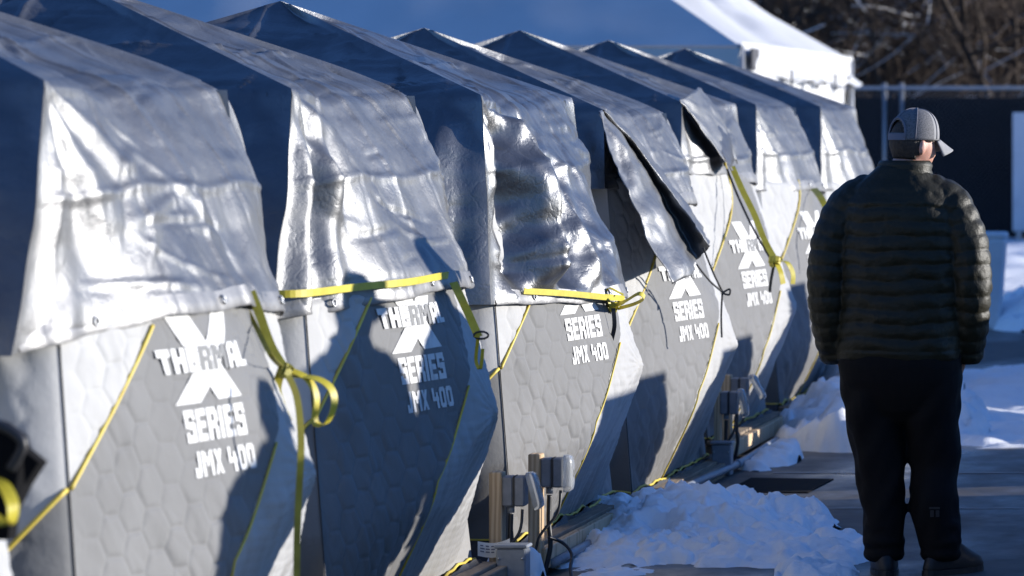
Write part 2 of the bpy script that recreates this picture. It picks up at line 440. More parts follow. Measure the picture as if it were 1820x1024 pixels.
def quad_on_wall(mb, q, off, nx=2, ny=3):
    """q: four (s,t) corners bl, br, tr, tl"""
    q = np.array(q, float); P = []
    for j in range(ny+1):
        for i in range(nx+1):
            u, v = i/nx, j/ny
            p = (q[0]*(1-u)+q[1]*u)*(1-v)+(q[3]*(1-u)+q[2]*u)*v
            P.append(p)
    P = np.array(P); V = wall_p(0, P[:, 0], P[:, 1], off)
    mb.add(V, grid_faces(ny+1, nx+1))
def word(txt, bl, br, tr, tl, off, grow=0.0, only=None):
    out = []; bl, br, tr, tl = map(np.array, (bl, br, tr, tl))
    tot = sum(GW[c]+.9 for c in txt)-.9; x = 0
    def mp(u, v):
        u /= tot; v /= 7
        return (bl*(1-u)+br*u)*(1-v)+(tl*(1-u)+tr*u)*v
    for i, c in enumerate(txt):
        if c != ' ' and (only is None or i in only):
            mb = MB(); out.append(mb)
            if c == 'X':
                for k, (xa, xb) in enumerate(((0, 3.2), (3.2, 0))):
                    qs = [(xa, 0), (xa+1.8, 0), (xb+1.8, 7), (xb, 7)]
                    quad_on_wall(mb, [mp(x+a, b) for a, b in qs], off+.0004*k)
            else:
                for k, (a, b, c2, d) in enumerate(GL[c]):
                    a -= grow; b -= grow; c2 += grow; d += grow
                    quad_on_wall(mb, [mp(x+a, b), mp(x+c2, b), mp(x+c2, d), mp(x+a, d)], off+.0002*k, 1, 3)
        x += GW[c]+.9
    return out

LOGO = {}
def logo_meshes(tmax):
    O = .0062; out = []
    bars = ([(-.568,.496),(-.462,.497),(-.198,.640),(-.312,.640)], [(-.388,.500),(-.282,.502),(-.462,.640),(-.58,.640)])
    for k, q in enumerate(bars):
        q = [np.array(v) for v in q]; f = min(1, (tmax-q[0][1])/(q[3][1]-q[0][1]))
        if f < .05: continue
        q[2] = q[1]*(1-f)+q[2]*f; q[3] = q[0]*(1-f)+q[3]*f
        mb = MB(); quad_on_wall(mb, q, O+.0006*k, 3, 8); out.append(('emblem_bar', mesh_data('emblem_bar', mb.v, mb.f, M['print'])))
    c = ((-.615,.546),(-.205,.549),(-.185,.588),(-.635,.584)); ws = []
    if tmax > .55:
        for mb in word('THERMAL', *c, O+.0018, .42, (2,5))+word('THERMAL', *c, O+.0018, .10, (3,4)): out.append(('letter_outline', mesh_data('letter_outline', mb.v, mb.f, M['print_grey'])))
        ws = word('THERMAL', *c, O+.0032, .12, (0,1,2,5,6))
    ws += word('SERIES', (-.528,.436),(-.280,.440),(-.287,.490),(-.540,.486), O, .10)+word('JMX 400', (-.505,.380),(-.252,.385),(-.262,.424),(-.513,.420), O, .08)
    for mb in ws: out.append(('letter', mesh_data('letter', mb.v, mb.f, M['print'])))
    return out

TY = [9.2, 12.2, 15.05, 18.2, 21.2, 24.15, 27.1, 30.1]
TX = [-3.55, -3.55, -3.55, -3.526, -3.53, -3.6, -3.59, -3.555]
TZ = [0, 0, 0, 0, -.05, 0, 0, 0]
def tent_loc(n): return Vector((TX[n]-EV, TY[n]+EV, TZ[n]))
TLAB = ['quilted grey hub tent at the left edge, only its shaded bulge in frame',
 'nearest grey quilted tent with large white lettering fully in sun',
 'grey quilted tent whose lettered wall lies in the shadows of people',
 'grey quilted tent behind the wooden post, its tarp badly crumpled',
 'grey quilted tent under the torn tarp with a hanging twisted flap',
 'grey quilted tent beside the yellow strap with hanging bow',
 'grey quilted tent just left of the man with lower half shaded',
 'farthest grey quilted tent, mostly hidden behind the man']

pipA = list(zip(A_S, A_T)); pipB = list(zip(B_S, B_T))
shared = {}
def make_tent(n):
    root = empty('hub_tent', tent_loc(n))
    tag(root, TLAB[n], 'tent', 'quilted hub tents in a row')
    step = .0055 if n in (1, 2, 3) else (.009 if n == 4 else .012)
    for side in range(4):
        stp = step if side == 0 else (.012 if (side == 1 and n == 1) else (.03 if side == 1 else .12))
        V, Fq, pnl = tent_wall(side, 100*n+side*10, stp, n)
        o = mobj('wall', V, Fq, M['fabric'], root)
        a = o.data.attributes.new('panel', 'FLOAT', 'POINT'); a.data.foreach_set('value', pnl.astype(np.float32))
    # roof under the tarp
    k_ = EV-.26; e_ = EV-.06
    rv = [(-e_,-e_,ZE-.02),(0,-k_,ZE-.10),(e_,-e_,ZE-.02),(k_,0,ZE-.10),(e_,e_,ZE-.02),(0,k_,ZE-.10),(-e_,e_,ZE-.02),(-k_,0,ZE-.10),(0,0,ZPK-.10)]
    mobj('roof', rv, [(i, (i+1) % 8, 8) for i in range(8)], M['fabric'], root, False)
    if 'pip' not in shared:
        shared['pip'] = [pipe_on_wall(0, pipB[:3], .0042),
                         pipe_on_wall(1, [(1,.388),(.85,.286),(.55,.08)], .0065)]
        shared['pip'] = [mesh_data('piping', b.v, b.f, M['piping']) for b in shared['pip']]
        mb = MB(); tt = np.linspace(0, .62, 14); mb.tube(wall_p(0, -np.ones(14), tt, .004), .0025, 6)
        shared['seam'] = mesh_data('corner_seam', mb.v, mb.f, M['black'])
    tz = (HEM[n][0][1]+.05-ZB)/(ZE-ZB)
    b = pipe_on_wall(0, [(float(np.interp(t, A_T, A_S)), float(t)) for t in (.388, .44, .505, .57, tz)], .0065); b.build('piping', M['piping'], root, True)
    for d in shared['pip']: link(bpy.data.objects.new('piping', d), root)
    link(bpy.data.objects.new('corner_seam', shared['seam']), root)
    tm = {2: .602, 3: .518}.get(n, .64)
    if tm not in LOGO: LOGO[tm] = logo_meshes(tm)
    for k, d in LOGO[tm]:
        if n == 0: break
        link(bpy.data.objects.new(k, d), root)
    # yellow base trim and black snow skirt
    for side in (0, 1):
        ss = np.linspace(-1, 1, 60)
        wob = .022*pn(ss*3, ss*0+side, n+40)+.012*pn(ss*9, ss*0, n+50)
        base = wall_p(side, ss, 0*ss, .012); base[:, 2] += wob
        mb = MB(); mb.tube(base, .006, 6); mb.build('base_trim', M['piping'], root, True)
        rows = []
        for k, dz in enumerate((0, .03, .06, .10)):
            p = base.copy(); p[:, 2] -= dz*(1+.3*pn(ss*5, ss*0+k, n)); amt = .02+.02*k*(.6+pn(ss*6, ss*0+k*.3, n+9))
            p[:, 0 if side == 0 else 1] += amt if side == 0 else -amt
            rows.append(p)
        mobj('skirt', np.concatenate(rows), grid_faces(4, 60), M['skirt'], root)
    return root
tents = [make_tent(n) for n in range(8)]

# ------------------------------------------------------------------ silver tarps over the tents
TARPLAB = ['silver tarp on the tent at the left edge', 'large smooth silver tarp on the nearest lettered tent',
 'silver tarp held by a level yellow strap with a long shadowed tent below', 'badly crumpled silver tarp with deep dark folds',
 'silver tarp torn loose with a twisted flap hanging from its corner', 'short silver tarp with a raised blown-up edge',
 'short silver tarp on the second tent from the far end', 'silver tarp on the farthest tent beside the cap']
TARPLAB[2] = 'silver tarp held down by a taut level yellow strap'

def tarp_mesh(n):
    """four sides, roof rows then hanging rows; displacement along normals"""
    near = n in (1, 2, 3, 4)
    Vs, Fs, cnt = [], [], 0
    for side in range(4):
        fine = side == 0 or (side == 1 and n > 0)
        st = (.014 if near else .02) if fine else .12
        if side == 1: st = .022
        if side in (2, 3): st = .10
        ns = int(2.1/st)+1; nroof = int(1.13/st)+1
        hem = np.interp(np.linspace(-1, 1, ns), *zip(*HEM[n])) if side == 0 else np.full(ns, HEM[n][-1][1]+.01)
        if side == 1: hem = np.full(ns, HEM[n][0][1])
        nw = int(.85/st)+1
        s = np.linspace(-1, 1, ns)
        hem = hem+.010*pn(s*6, s*0, n+70)*(1-np.abs(s)**8)
        rr = np.linspace(0, 1, nroof)[:, None]
        ev = side_xyz(side, np.full(ns, EV+.012), s*(EV+.012), np.full(ns, ZE+.012))
        pk = np.array([0, 0, ZPK])
        roof = pk*(1-rr[..., None])+ev[None]*rr[..., None]
        v = np.linspace(0, 1, nw+1)[1:, None]
        zz = ZE+(hem[None]-ZE)*v
        tt = (zz-ZB)/(ZE-ZB)
        o, a, _ = wall(s[None]+0*tt, tt, bulge(side), 10)
        low = side_xyz(side, o+.018, a*(1+.016), zz)
        Pn = np.concatenate([roof, low], 0)
        nr = Pn.shape[0]
        kw = max(1, int(.20/st)); ker = np.hanning(2*kw+3)[1:-1]; ker /= ker.sum()       # the cloth rounds over the eave
        pad = np.concatenate([2*Pn[:1]-Pn[kw:0:-1], Pn, 2*Pn[-1:]-Pn[-2:-kw-2:-1]], 0)
        sm_ = sum(ker[i]*pad[i:i+nr] for i in range(2*kw+1))
        wgt = np.clip((1-np.abs(s))*4, 0, 1)[None, :, None]; P1 = Pn*(1-wgt)+sm_*wgt
        kw = max(1, int(.48/st)); ker = np.hanning(2*kw+3)[1:-1]; ker /= ker.sum()       # and sags between the corner poles
        pad = np.concatenate([2*Pn[:1]-Pn[kw:0:-1], Pn, 2*Pn[-1:]-Pn[-2:-kw-2:-1]], 0)
        sm_ = sum(ker[i]*pad[i:i+nr] for i in range(2*kw+1))
        wgt = np.clip((1-np.abs(s))*1.5-.05, 0, 1)
        if side == 0 and n in (1, 2, 4, 6): wgt = np.maximum(wgt, .55*np.clip(s*3-2, 0, 1))
        if side == 3 and n in (1, 2, 4, 6): wgt = np.maximum(wgt, .55*np.clip(-s*3-2, 0, 1))
        wgt = wgt[None, :, None]; Pn = P1*(1-wgt)+sm_*wgt
        # normals
        du = np.gradient(Pn, axis=1); dv = np.gradient(Pn, axis=0)
        nn = np.cross(dv, du); ln = np.linalg.norm(nn, axis=-1, keepdims=True); nn = nn/np.maximum(ln, 1e-9)
        outv = side_xyz(side, np.ones(1), np.zeros(1), np.full(1, .4))[0]
        sg = np.sign((nn*outv).sum(-1, keepdims=True)); sg[sg == 0] = 1; nn = nn*sg
        # cloth coordinates: x along, y down from the peak
        X = (side_xyz(side, np.zeros(1), np.ones(1), np.zeros(1))[0]*Pn).sum(-1)
        Yd = np.concatenate([1.13*rr+0*s[None], 1.13+(ZE-zz)], 0)
        sd = n*37+side*5
        S1 = np.broadcast_to(s[None], Yd.shape)
        edge = np.clip((1-np.abs(S1))*9, 0, 1)
        onroof = Yd < 1.13
        hang = np.clip((Yd-1.13)/.7, 0, 1)
        d = np.zeros_like(Yd)
        # packing creases, slightly wandering
        cx = X+.02*pn(X*2, Yd*2, sd); cy = Yd+.03*pn(X*1.5+3, Yd*1.5, sd+1)
        for coord, per, ph in ((cx, .47, .1), (cy, .36, .05)):
            u = (coord/per+ph); fr = np.abs(u-np.round(u))*per
            sgn = np.where(np.round(u) % 2 == 0, 1, -1)
            d += .0090*np.exp(-(fr/.013)**2)*np.where(sgn > 0, 1, -.6)
            d -= .010*(np.minimum(fr, .12)/.12)**2
        # slack between the poles
        d -= .030*np.sin(np.pi*np.clip(Yd/1.13, 0, 1))*np.clip(1-np.abs(S1), 0, 1)*onroof
        rid = np.abs(np.abs(S1)-np.clip(1-hang*1.0, 0, 1))          # distance from the pole running to the hub
        d -= .030*(1-np.exp(-(rid/.22)**2))*hang**.6*(1-hang*.3)*(~onroof)
        # wrinkles
        amp = {3: 1.6, 4: 1.2, 2: 1.0, 1: 1.0}.get(n, .9)
        d += amp*.019*pn(X*2.1+1, Yd*1.8, sd+2)
        d -= amp*.009*billow(X*3.6+Yd*1.2, Yd*3.0-X*1.0, sd+3, 3)*(.35+.65*(~onroof))
        # sharp creases left by folding and handling
        if side in (0, 1):
            rc_ = np.random.default_rng(500+sd)
            for k_ in range(70 if near else 40):
                x0, y0 = rc_.uniform(-1.1, 1.1), rc_.uniform(.1, 1.95); an = rc_.choice([0, np.pi/2, rc_.uniform(0, np.pi)]) + rc_.normal(0, .15)
                ln_ = rc_.uniform(.10, .42); am_ = rc_.uniform(.004, .011)*rc_.choice([1, -1]); wd_ = rc_.uniform(.010, .035)
                lx = (X-x0)*np.cos(an)+(Yd-y0)*np.sin(an); ly = -(X-x0)*np.sin(an)+(Yd-y0)*np.cos(an)+.35*lx**2*rc_.normal(0, 1)
                d += am_*np.clip(1-np.abs(ly)/wd_, 0, 1)*np.clip(1-(np.abs(lx)/ln_)**2, 0, 1)
        # tension folds fanning from the near eave corner
        if side == 0:
            ang = np.arctan2(X+1.05, np.maximum(Yd-1.05, .02)); rad = np.hypot(X+1.05, Yd-1.05)
            fan = np.sin(ang*13+1.6*pn(rad*2, ang*2, sd+5))*np.exp(-((rad-.38)/.34)**2)
            d += amp*.016*fan*(~onroof)
            d += .007*np.sin(X*34+5*pn(X*2, Yd*3, sd+6))*np.clip((Yd-1.13-.50)/.15, 0, 1)*np.clip(pn(X*1.4, 0*X, sd+8)*1.6+.3, 0, 1)
        d = d-(d*hang*edge).sum()/np.maximum((hang*edge).sum(), 1e-6)*hang+.012*hang
        if n == 3:
            msk = (np.clip((.30-S1)/.25, 0, 1) if side == 0 else np.ones_like(S1))*np.clip((Yd-1.12)/.12, 0, 1)*np.clip((1.93-Yd)/.1, 0, 1)
            if side == 0:
                dn = np.clip((Yd-1.13)/.8, 0, 1)
                ws = S1+(.05+.07*dn)*pn(Yd*2.0+.4, S1*.7, 902)+.018*pn(Yd*6, S1*2, 903)
                pl = np.interp(ws, [-1.1,-.93,-.80,-.66,-.60,-.46,-.36,-.22,-.10,.04,.16,.34,.6], [0,-.02,-.085,.055,.085,-.09,-.065,.02,-.03,-.01,.02,.0,0])
                zz_ = np.interp(Yd+.10*pn(X*3+2, Yd, 905)+.05*S1, [1.13,1.28,1.36,1.47,1.52,1.62,1.70,1.76,1.85,1.95], [0,-.035,.03,-.05,-.01,-.055,.035,-.03,.03,0])
                d += msk*(1.3*pl*(.30+.70*np.clip(dn*2.2, 0, 1))+.22*zz_*np.clip((ws+.95)*3, 0, 1)+.03*(.35-np.abs(pn(X*5+Yd*3, Yd*4.5, 907))))
            else:
                d += msk*.05*np.sin(X*9+3*pn(X*2, Yd*2, 921))*np.clip((1-np.abs(S1))*4, 0, 1)
        if n == 2 and side == 0:
            msk = np.clip((-.55-S1)/.2, 0, 1)*np.clip((Yd-1.13)/.2, 0, 1)
            d += msk*.035*np.sin((X+1.05)*30)
        d *= edge
        # free corner fold standing off the corner post
        cf = np.exp(-((1-np.abs(S1))/.035))*np.clip((Yd-1.16)/.35, 0, 1)*(1 if n in (1, 2, 5, 6, 7) else .3)
        Pn = Pn+nn*d[..., None]
        if side in (0, 1):
            cornerdir = np.array([.75, -.65, 0]) if True else 0
            sel = (S1 < 0) if side == 0 else (S1 > 0)
            Pn = Pn+cornerdir*(cf*.055*sel*(1+.4*pn(Yd*4, Yd*0, n)))[..., None]
        if side in (2, 3): Pn = Pn*np.array([.955, .955, 1])-np.array([0, 0, .03])
        # near corner of the sheet swings out towards the next tent
        if side in (0, 1):
            swing = {3: .25, 4: .5}.get(n, 1.0)
            fall = np.clip(1-(1+S1)/1.1, 0, 1)**1.3 if side == 0 else np.clip(1-(1-S1)/1.6, 0, 1)
            Pn = Pn+np.array([-.10, -.21, 0])*(fall*np.clip((Yd-1.13)/.70, 0, 1.1)*swing)[..., None]
        Vs.append(Pn.reshape(-1, 3)); Fs.append(grid_faces(nr, ns)+cnt); cnt += nr*ns
        if side == 0: hemline = Pn[-1]; hemnorm = nn[-1]; rows0 = Pn
    return np.concatenate(Vs), np.concatenate(Fs), hemline, hemnorm, rows0

tarp_rows = {}
def make_tarp(n):
    root = empty('tarp', tent_loc(n))
    tag(root, TARPLAB[n], 'tarp', 'silver tarps over the tents')
    V, Fq, hemline, hn, rows = tarp_mesh(n)
    tarp_rows[n] = rows
    o = mobj('sheet', V, Fq, M['tarp_creased' if n == 3 else 'tarp'], root)
    # reinforced hem band and grommets
    k = len(hemline); hb = []
    for dz, of in ((.055, .004), (.03, .006), (0, .006), (-.004, .002)):
        q = hemline+hn*of; q = q.copy(); q[:, 2] += dz; q[:, 0] -= dz*.34; hb.append(q)
    c_ = max(2, int(k*.025)); hb = [q[c_:-c_] for q in hb]
    mobj('hem_band', np.concatenate(hb), grid_faces(4, k-2*c_), M['hem'], root)
    if n in (1, 2, 3, 6):
        for f in (.14, .40, .66, .9):
            i = int(f*(k-1)); c = Vector(hemline[i]+hn[i]*.010)+Vector((-.008, 0, .026))
            nv = Vector((hn[i][0], hn[i][1], hn[i][2])).normalized(); a = nv.orthogonal().normalized(); b = nv.cross(a)
            ring = [c+(a*math.cos(t)+b*math.sin(t))*.012 for t in np.linspace(0, 2*math.pi, 13)]
            mb = MB(); mb.tube(ring, .0035, 5, False); mb.build('grommet', M['steel'], root, True)
    return root
tarps = [make_tarp(n) for n in range(1, 8)]

# the twisted loose flap of the torn tarp (fifth in the row) and the blown-up edge of the next one
def fold_sheet(name, rails, nu, mat, parent, wr=.008, seed=0):
    """sheet lofted between several rails (lists of world points), with wrinkles"""
    R_ = [np.array([tuple(p) for p in spline(r, 10)]) for r in rails]
    m_ = min(len(r) for r in R_); R_ = [r[:m_] for r in R_]
    R_ = np.array(R_)                                     # rail, along, 3
    u = np.linspace(0, len(rails)-1, nu); V = np.zeros((nu, m_, 3))
    for c in range(3):
        for j in range(m_): V[:, j, c] = np.interp(u, range(len(rails)), R_[:, j, c])
    a, b = np.meshgrid(np.linspace(0, 1, nu), np.linspace(0, 1, m_), indexing='ij')
    V[..., 0] += wr*fbm(a*4, b*7, seed, 3); V[..., 1] += wr*2*pn(a*5, b*4, seed+3)
    V -= np.array(parent.location)
    o = mobj(name, V, grid_faces(nu, m_), mat, parent)
    sm = o.modifiers.new('thickness', 'SOLIDIFY'); sm.thickness = .003
    return o
t4 = tarps[3]
e1 = [at(1064,200,20.98), at(1092,285,20.88), at(1118,345,20.82), at(1150,420,20.80), at(1195,505,20.80)]
e2 = [at(1068,196,21.05), at(1112,268,21.05), at(1150,335,21.05), at(1190,415,21.05), at(1228,490,21.05)]
e3 = [at(1070,195,21.15), at(1120,258,21.40), at(1168,335,21.56), at(1210,410,21.6), at(1238,462,21.6)]
e4 = [at(1072,195,21.1), at(1132,260,21.38), at(1190,336,21.5), at(1236,398,21.5), at(1262,437,21.5)]
e5 = [at(1074,195,21.3), at(1130,245,21.8), at(1188,318,22.0), at(1238,388,22.0), at(1260,430,21.9)]
fold_sheet('loose_flap', [e1, e2, e3, e4, e5], 60, M['tarp'], t4, .016, 3)
t5 = tarps[4]
fold_sheet('raised_edge', [
  [at(1207,178,24.1), at(1228,166,24.4), at(1243,156,24.9), at(1262,180,25.2)],
  [at(1225,200,24.2), at(1250,195,24.5), at(1268,192,24.8), at(1284,215,25.1)],
  [at(1262,250,24.3), at(1280,240,24.6), at(1294,238,24.9), at(1304,262,25.1)],
  [at(1300,305,24.5), at(1303,292,24.7), at(1306,285,24.9), at(1310,292,25.0)]], 24, M['tarp'], t5, .010, 8)
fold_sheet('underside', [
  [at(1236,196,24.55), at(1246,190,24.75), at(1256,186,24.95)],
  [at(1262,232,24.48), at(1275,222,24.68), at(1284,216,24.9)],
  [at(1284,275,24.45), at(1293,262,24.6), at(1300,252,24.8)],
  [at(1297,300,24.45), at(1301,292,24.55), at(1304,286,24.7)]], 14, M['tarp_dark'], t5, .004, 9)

# ------------------------------------------------------------------ yellow webbing straps
def strap(label, pieces, group='yellow webbing straps'):
    """pieces: (name, points, width, width direction, material)"""
    loc = Vector(pieces[0][1][0]); root = empty('webbing_strap', loc)
    tag(root, label, 'strap', group)
    for nm, pts, w, wd, mt in pieces:
        mb = MB(); mb.ribbon([p-loc for p in spline(pts, 8)], w, wd); mb.build(nm, mt, root, False)
    return root
def knot(root, c, r, mat, seed):
    rnd = random.Random(seed); loc = root.location; mb = MB()
    for k in range(3):
        ax = Vector((rnd.uniform(-1,1), rnd.uniform(-1,1), rnd.uniform(-1,1))).normalized(); a = ax.orthogonal().normalized(); b = ax.cross(a)
        ring = [c-loc+(a*math.cos(t)+b*math.sin(t)*.7)*r*(1+.15*math.sin(3*t)) for t in np.linspace(0, 2*math.pi, 13)]
        mb.ribbon(ring, r*1.0, ax)
    mb.build('knot', mat, root, False)
Z_ = Vector((0, 0, 1)); Yv = Vector((0, 1, .2))
Y1 = 12.95
s1 = strap('yellow strap knotted with a bow and a long tail on the nearest tent', [
  ('webbing', [at(446,518,13.28), at(462,560,13.28), at(482,615,13.28), at(506,655,13.28)], .026, Vector((1,.4,.25)), M['strap']),
  ('cord', [at(428,530,13.3), at(452,575,13.28), at(480,630,13.05), at(500,652,13.28)], .014, Vector((1,0,.3)), M['olive']),  # olive ribbon laid as the strap's cast shadow, not a real cord
  ('tail', [at(502,655,13.28), at(492,690,13.28), at(500,722,13.28), at(512,750,13.28)], .027, Vector((1,.5,0)), M['strap']),
  ('loop', [at(508,655,13.28), at(545,672,13.28), at(562,705,13.28), at(560,750,13.28), at(580,752,13.28), at(594,720,13.28), at(588,690,13.28), at(560,672,13.28), at(515,668,13.28)], .027, Vector((.6,1,.3)), M['strap']),
  ('tail', [at(512,668,12.93), at(526,700,12.92), at(533,745,12.92), at(535,800,12.93), at(531,880,12.95), at(528,960,12.96), at(527,1060,12.97)], .020, Vector((1,.6,0)), M['olive'])])
knot(s1, at(508,660,13.27), .022, M['olive'], 2)
def hang_off(n, s, z, off):
    """point standing off the tarp/tent walkway wall"""
    t = (z-ZB)/(ZE-ZB); return Vector(wall_p(0, s, t, off))+tent_loc(n)
z2 = [1.262, 1.262, 1.267, 1.275, 1.27]; ss2 = [-1.02, -.85, -.5, -.15, .12]
s2 = strap('taut level yellow strap across the tarp above the shadowed lettering', [
  ('webbing', [at(480,523,14.74), at(545,521,14.82)]+[hang_off(2, u, v, .052) for u, v in ((-.78, 1.262), (-.5, 1.267), (-.15, 1.275), (.12, 1.27))], .025, Z_, M['strap']),
  ('webbing', [at(806,502,16.0), at(822,535,15.9), at(838,570,15.85), at(850,598,15.8)], .029, Vector((1,.5,.3)), M['strap']),
  ('tail', [at(850,598,15.8), at(846,640,15.82), at(854,655,15.82), at(858,620,15.8)], .012, Vector((1,.3,0)), M['strap'])])
mb = MB(); c = at(855,596,15.8)-s2.location
mb.tube([c+Vector((math.cos(t)*.026, .0, math.sin(t)*.013)) for t in np.linspace(0, 2*math.pi, 12)], .004, 5, False); mb.build('hook', M['black'], s2, True)
s3 = strap('yellow strap tied with a bow below the crumpled tarp', [
  ('webbing', [hang_off(3, a, b, .04+c) for a, b, c in ((-.86,1.135,0), (-.6,1.115,.01), (-.35,1.09,.02), (-.12,1.07,.03))]+[at(1090,545,19.1)], .025, Vector((.1,0,1)), M['strap']),
  ('loop', [at(1088,545,19.05), at(1112,535,18.98), at(1135,522,18.95), at(1145,530,18.97), at(1128,540,19.02), at(1100,548,19.05)], .028, Vector((.1,1,.6)), M['strap']),
  ('tail', [at(1086,545,19.02), at(1078,525,19.0), at(1082,512,19.0), at(1100,520,19.0), at(1108,524,19.0)], .016, Vector((.4,1,.2)), M['strap']),
  ('tail', [at(1003,530,18.7), at(998,545,18.68), at(992,553,18.66)], .03, Vector((1,.4,0)), M['strap']),
  ('tail', [at(1090,548,19.0), at(1092,580,19.0), at(1086,610,19.02), at(1084,640,19.02)], .018, Vector((1,.4,0)), M['black'])])
knot(s3, at(1090,546,19.05), .024, M['strap'], 5)
s5 = strap('slack yellow strap ending in a hanging bow near the second row of boxes', [
  ('webbing', [at(1301,296,24.55), at(1318,335,24.5), at(1340,380,24.45), at(1358,425,24.4), at(1378,462,24.35)], .034, Vector((1,.5,.25)), M['strap']),
  ('cord', [at(1292,300,24.6), at(1312,350,24.55), at(1338,405,24.5), at(1368,458,24.4)], .012, Vector((1,0,.2)), M['black']),  # black ribbon standing in for the shadow beside this strap
  ('loop', [at(1380,464,24.3), at(1398,466,24.2), at(1409,485,24.2), at(1409,505,24.2)], .030, Vector((.8,.8,0)), M['strap']),
  ('tail', [at(1380,466,24.3), at(1388,485,24.25), at(1392,505,24.25)], .034, Vector((.8,.8,0)), M['strap']),
  ('tail', [at(1376,468,24.3), at(1370,500,24.3), at(1368,520,24.3)], .016, Vector((1,.4,0)), M['black'])])
s5['label'] = 'slack yellow strap ending in a hanging bow right of the torn flap'
knot(s5, at(1378,464,24.3), .035, M['strap'], 9)
s7 = strap('short yellow strap showing beside the shoulder of the man', [
  ('webbing', [at(1446,335,27.9), at(1458,350,27.7), at(1470,372,27.6), at(1488,410,27.5), at(1500,440,27.5)], .045, Vector((1,.5,.2)), M['strap']),
  ('tail', [at(1500,440,27.5), at(1506,470,27.5)], .03, Vector((1,.5,.2)), M['olive'])])
s0 = strap('yellow strap loop against black rubber at the lower left edge', [
  ('loop', [at(-20,850,10.1), at(6,862,10.05), at(22,895,10.0), at(20,925,10.0), at(4,930,10.0), at(-14,915,10.05)], .032, Vector((.7,1,.2)), M['strap']),
  ('tail', [at(-14,915,10.05), at(-30,1000,10.05)], .032, Vector((.7,1,.2)), M['strap'])])
# black rubber flap by that loop
mb = MB(); P0 = [at(-60,735,10.1), at(2,752,10.12), at(34,775,10.12), at(40,798,10.12), at(70,822,10.14), at(44,862,10.14), at(20,910,10.12), at(14,960,10.1), at(-60,960,10.1)]
rf = P0[0].copy(); fr = [p-rf for p in P0]; bk = [p+Vector((.01, .03, 0)) for p in fr]; k = len(fr)
mb.add(fr+bk, [tuple(range(k)), tuple(range(2*k-1, k-1, -1))]+[(i, i+k, (i+1) % k+k, (i+1) % k) for i in range(k)])
o = mb.build('rubber_flap', M['rubber']); o.location = rf; tag(o, 'black rubber flap poking in at the lower left edge', 'flap')
mb = MB(); mb.tube([p-rf for p in spline([at(-40,742,10.08), at(8,760,10.08), at(36,780,10.08), at(38,800,10.08), at(18,835,10.08)], 6)], .012, 8); mb.build('rim', M['black'], o, True)
# guy cord from the torn tarp
rt = empty('guy_cord', at(1285,520,21.6)); tag(rt, 'thin dark guy cord tied in a small loop below the torn flap', 'cord')
for pts in ([at(1238,470,21.4), at(1262,500,21.5), at(1285,520,21.6)], [at(1250,440,21.4), at(1268,485,21.5), at(1285,520,21.6)],
            [at(1285,520,21.6), at(1297,514,21.6), at(1296,524,21.6), at(1284,521,21.6)], [at(1284,521,21.6), at(1282,560,21.62), at(1283,600,21.62)]):
    mb = MB(); mb.tube([p-rt.location for p in spline(pts, 6)], .005, 5); mb.build('line', M['rope'], rt, True)

# ------------------------------------------------------------------ pallets under the tents
def make_pallet(n):
    c = tent_loc(n); root = empty('wooden_pallet', (c.x, c.y, 0)); hx = 1.32
    zt = ZB-.012+TZ[n]
    for k in range(9):
        x = hx-.05-k*.29
        if k > 3: break
        mb = MB(); mb.box((x, 0, zt-.012), (.10 if k else .095, 2.50, .022), None, .003); mb.build('deck_board', M['pallet'], root)
    for y in (-1.18, -.4, .4, 1.18):
        mb = MB(); mb.box((.75, y, (zt-.025)/2), (1.10, .09, max(.04, zt-.025)), None, .004); mb.build('stringer', M['pallet'], root)
    mb = MB(); mb.box((hx+.022, 0, zt-.055), (.036, 2.50, .085), None, .004); mb.build('edge_board', M['timber'] if n % 2 else M['pallet'], root)
    return root
PL = ['wooden pallet below the tent at the left edge', 'wooden pallet below the nearest lettered tent', 'wooden pallet below the tent with shadowed lettering',
 'wooden pallet edge below the crumpled tarp, beside the near snow heap', 'low wooden pallet below the torn tarp, behind the near snow heap', 'wooden pallet edge behind the second pair of electric boxes',
 'wooden pallet edge behind the middle snow heap', 'wooden pallet below the farthest tent']
for n in range(8):
    tag(make_pallet(n), PL[n], 'pallet', 'pallets under the tents')

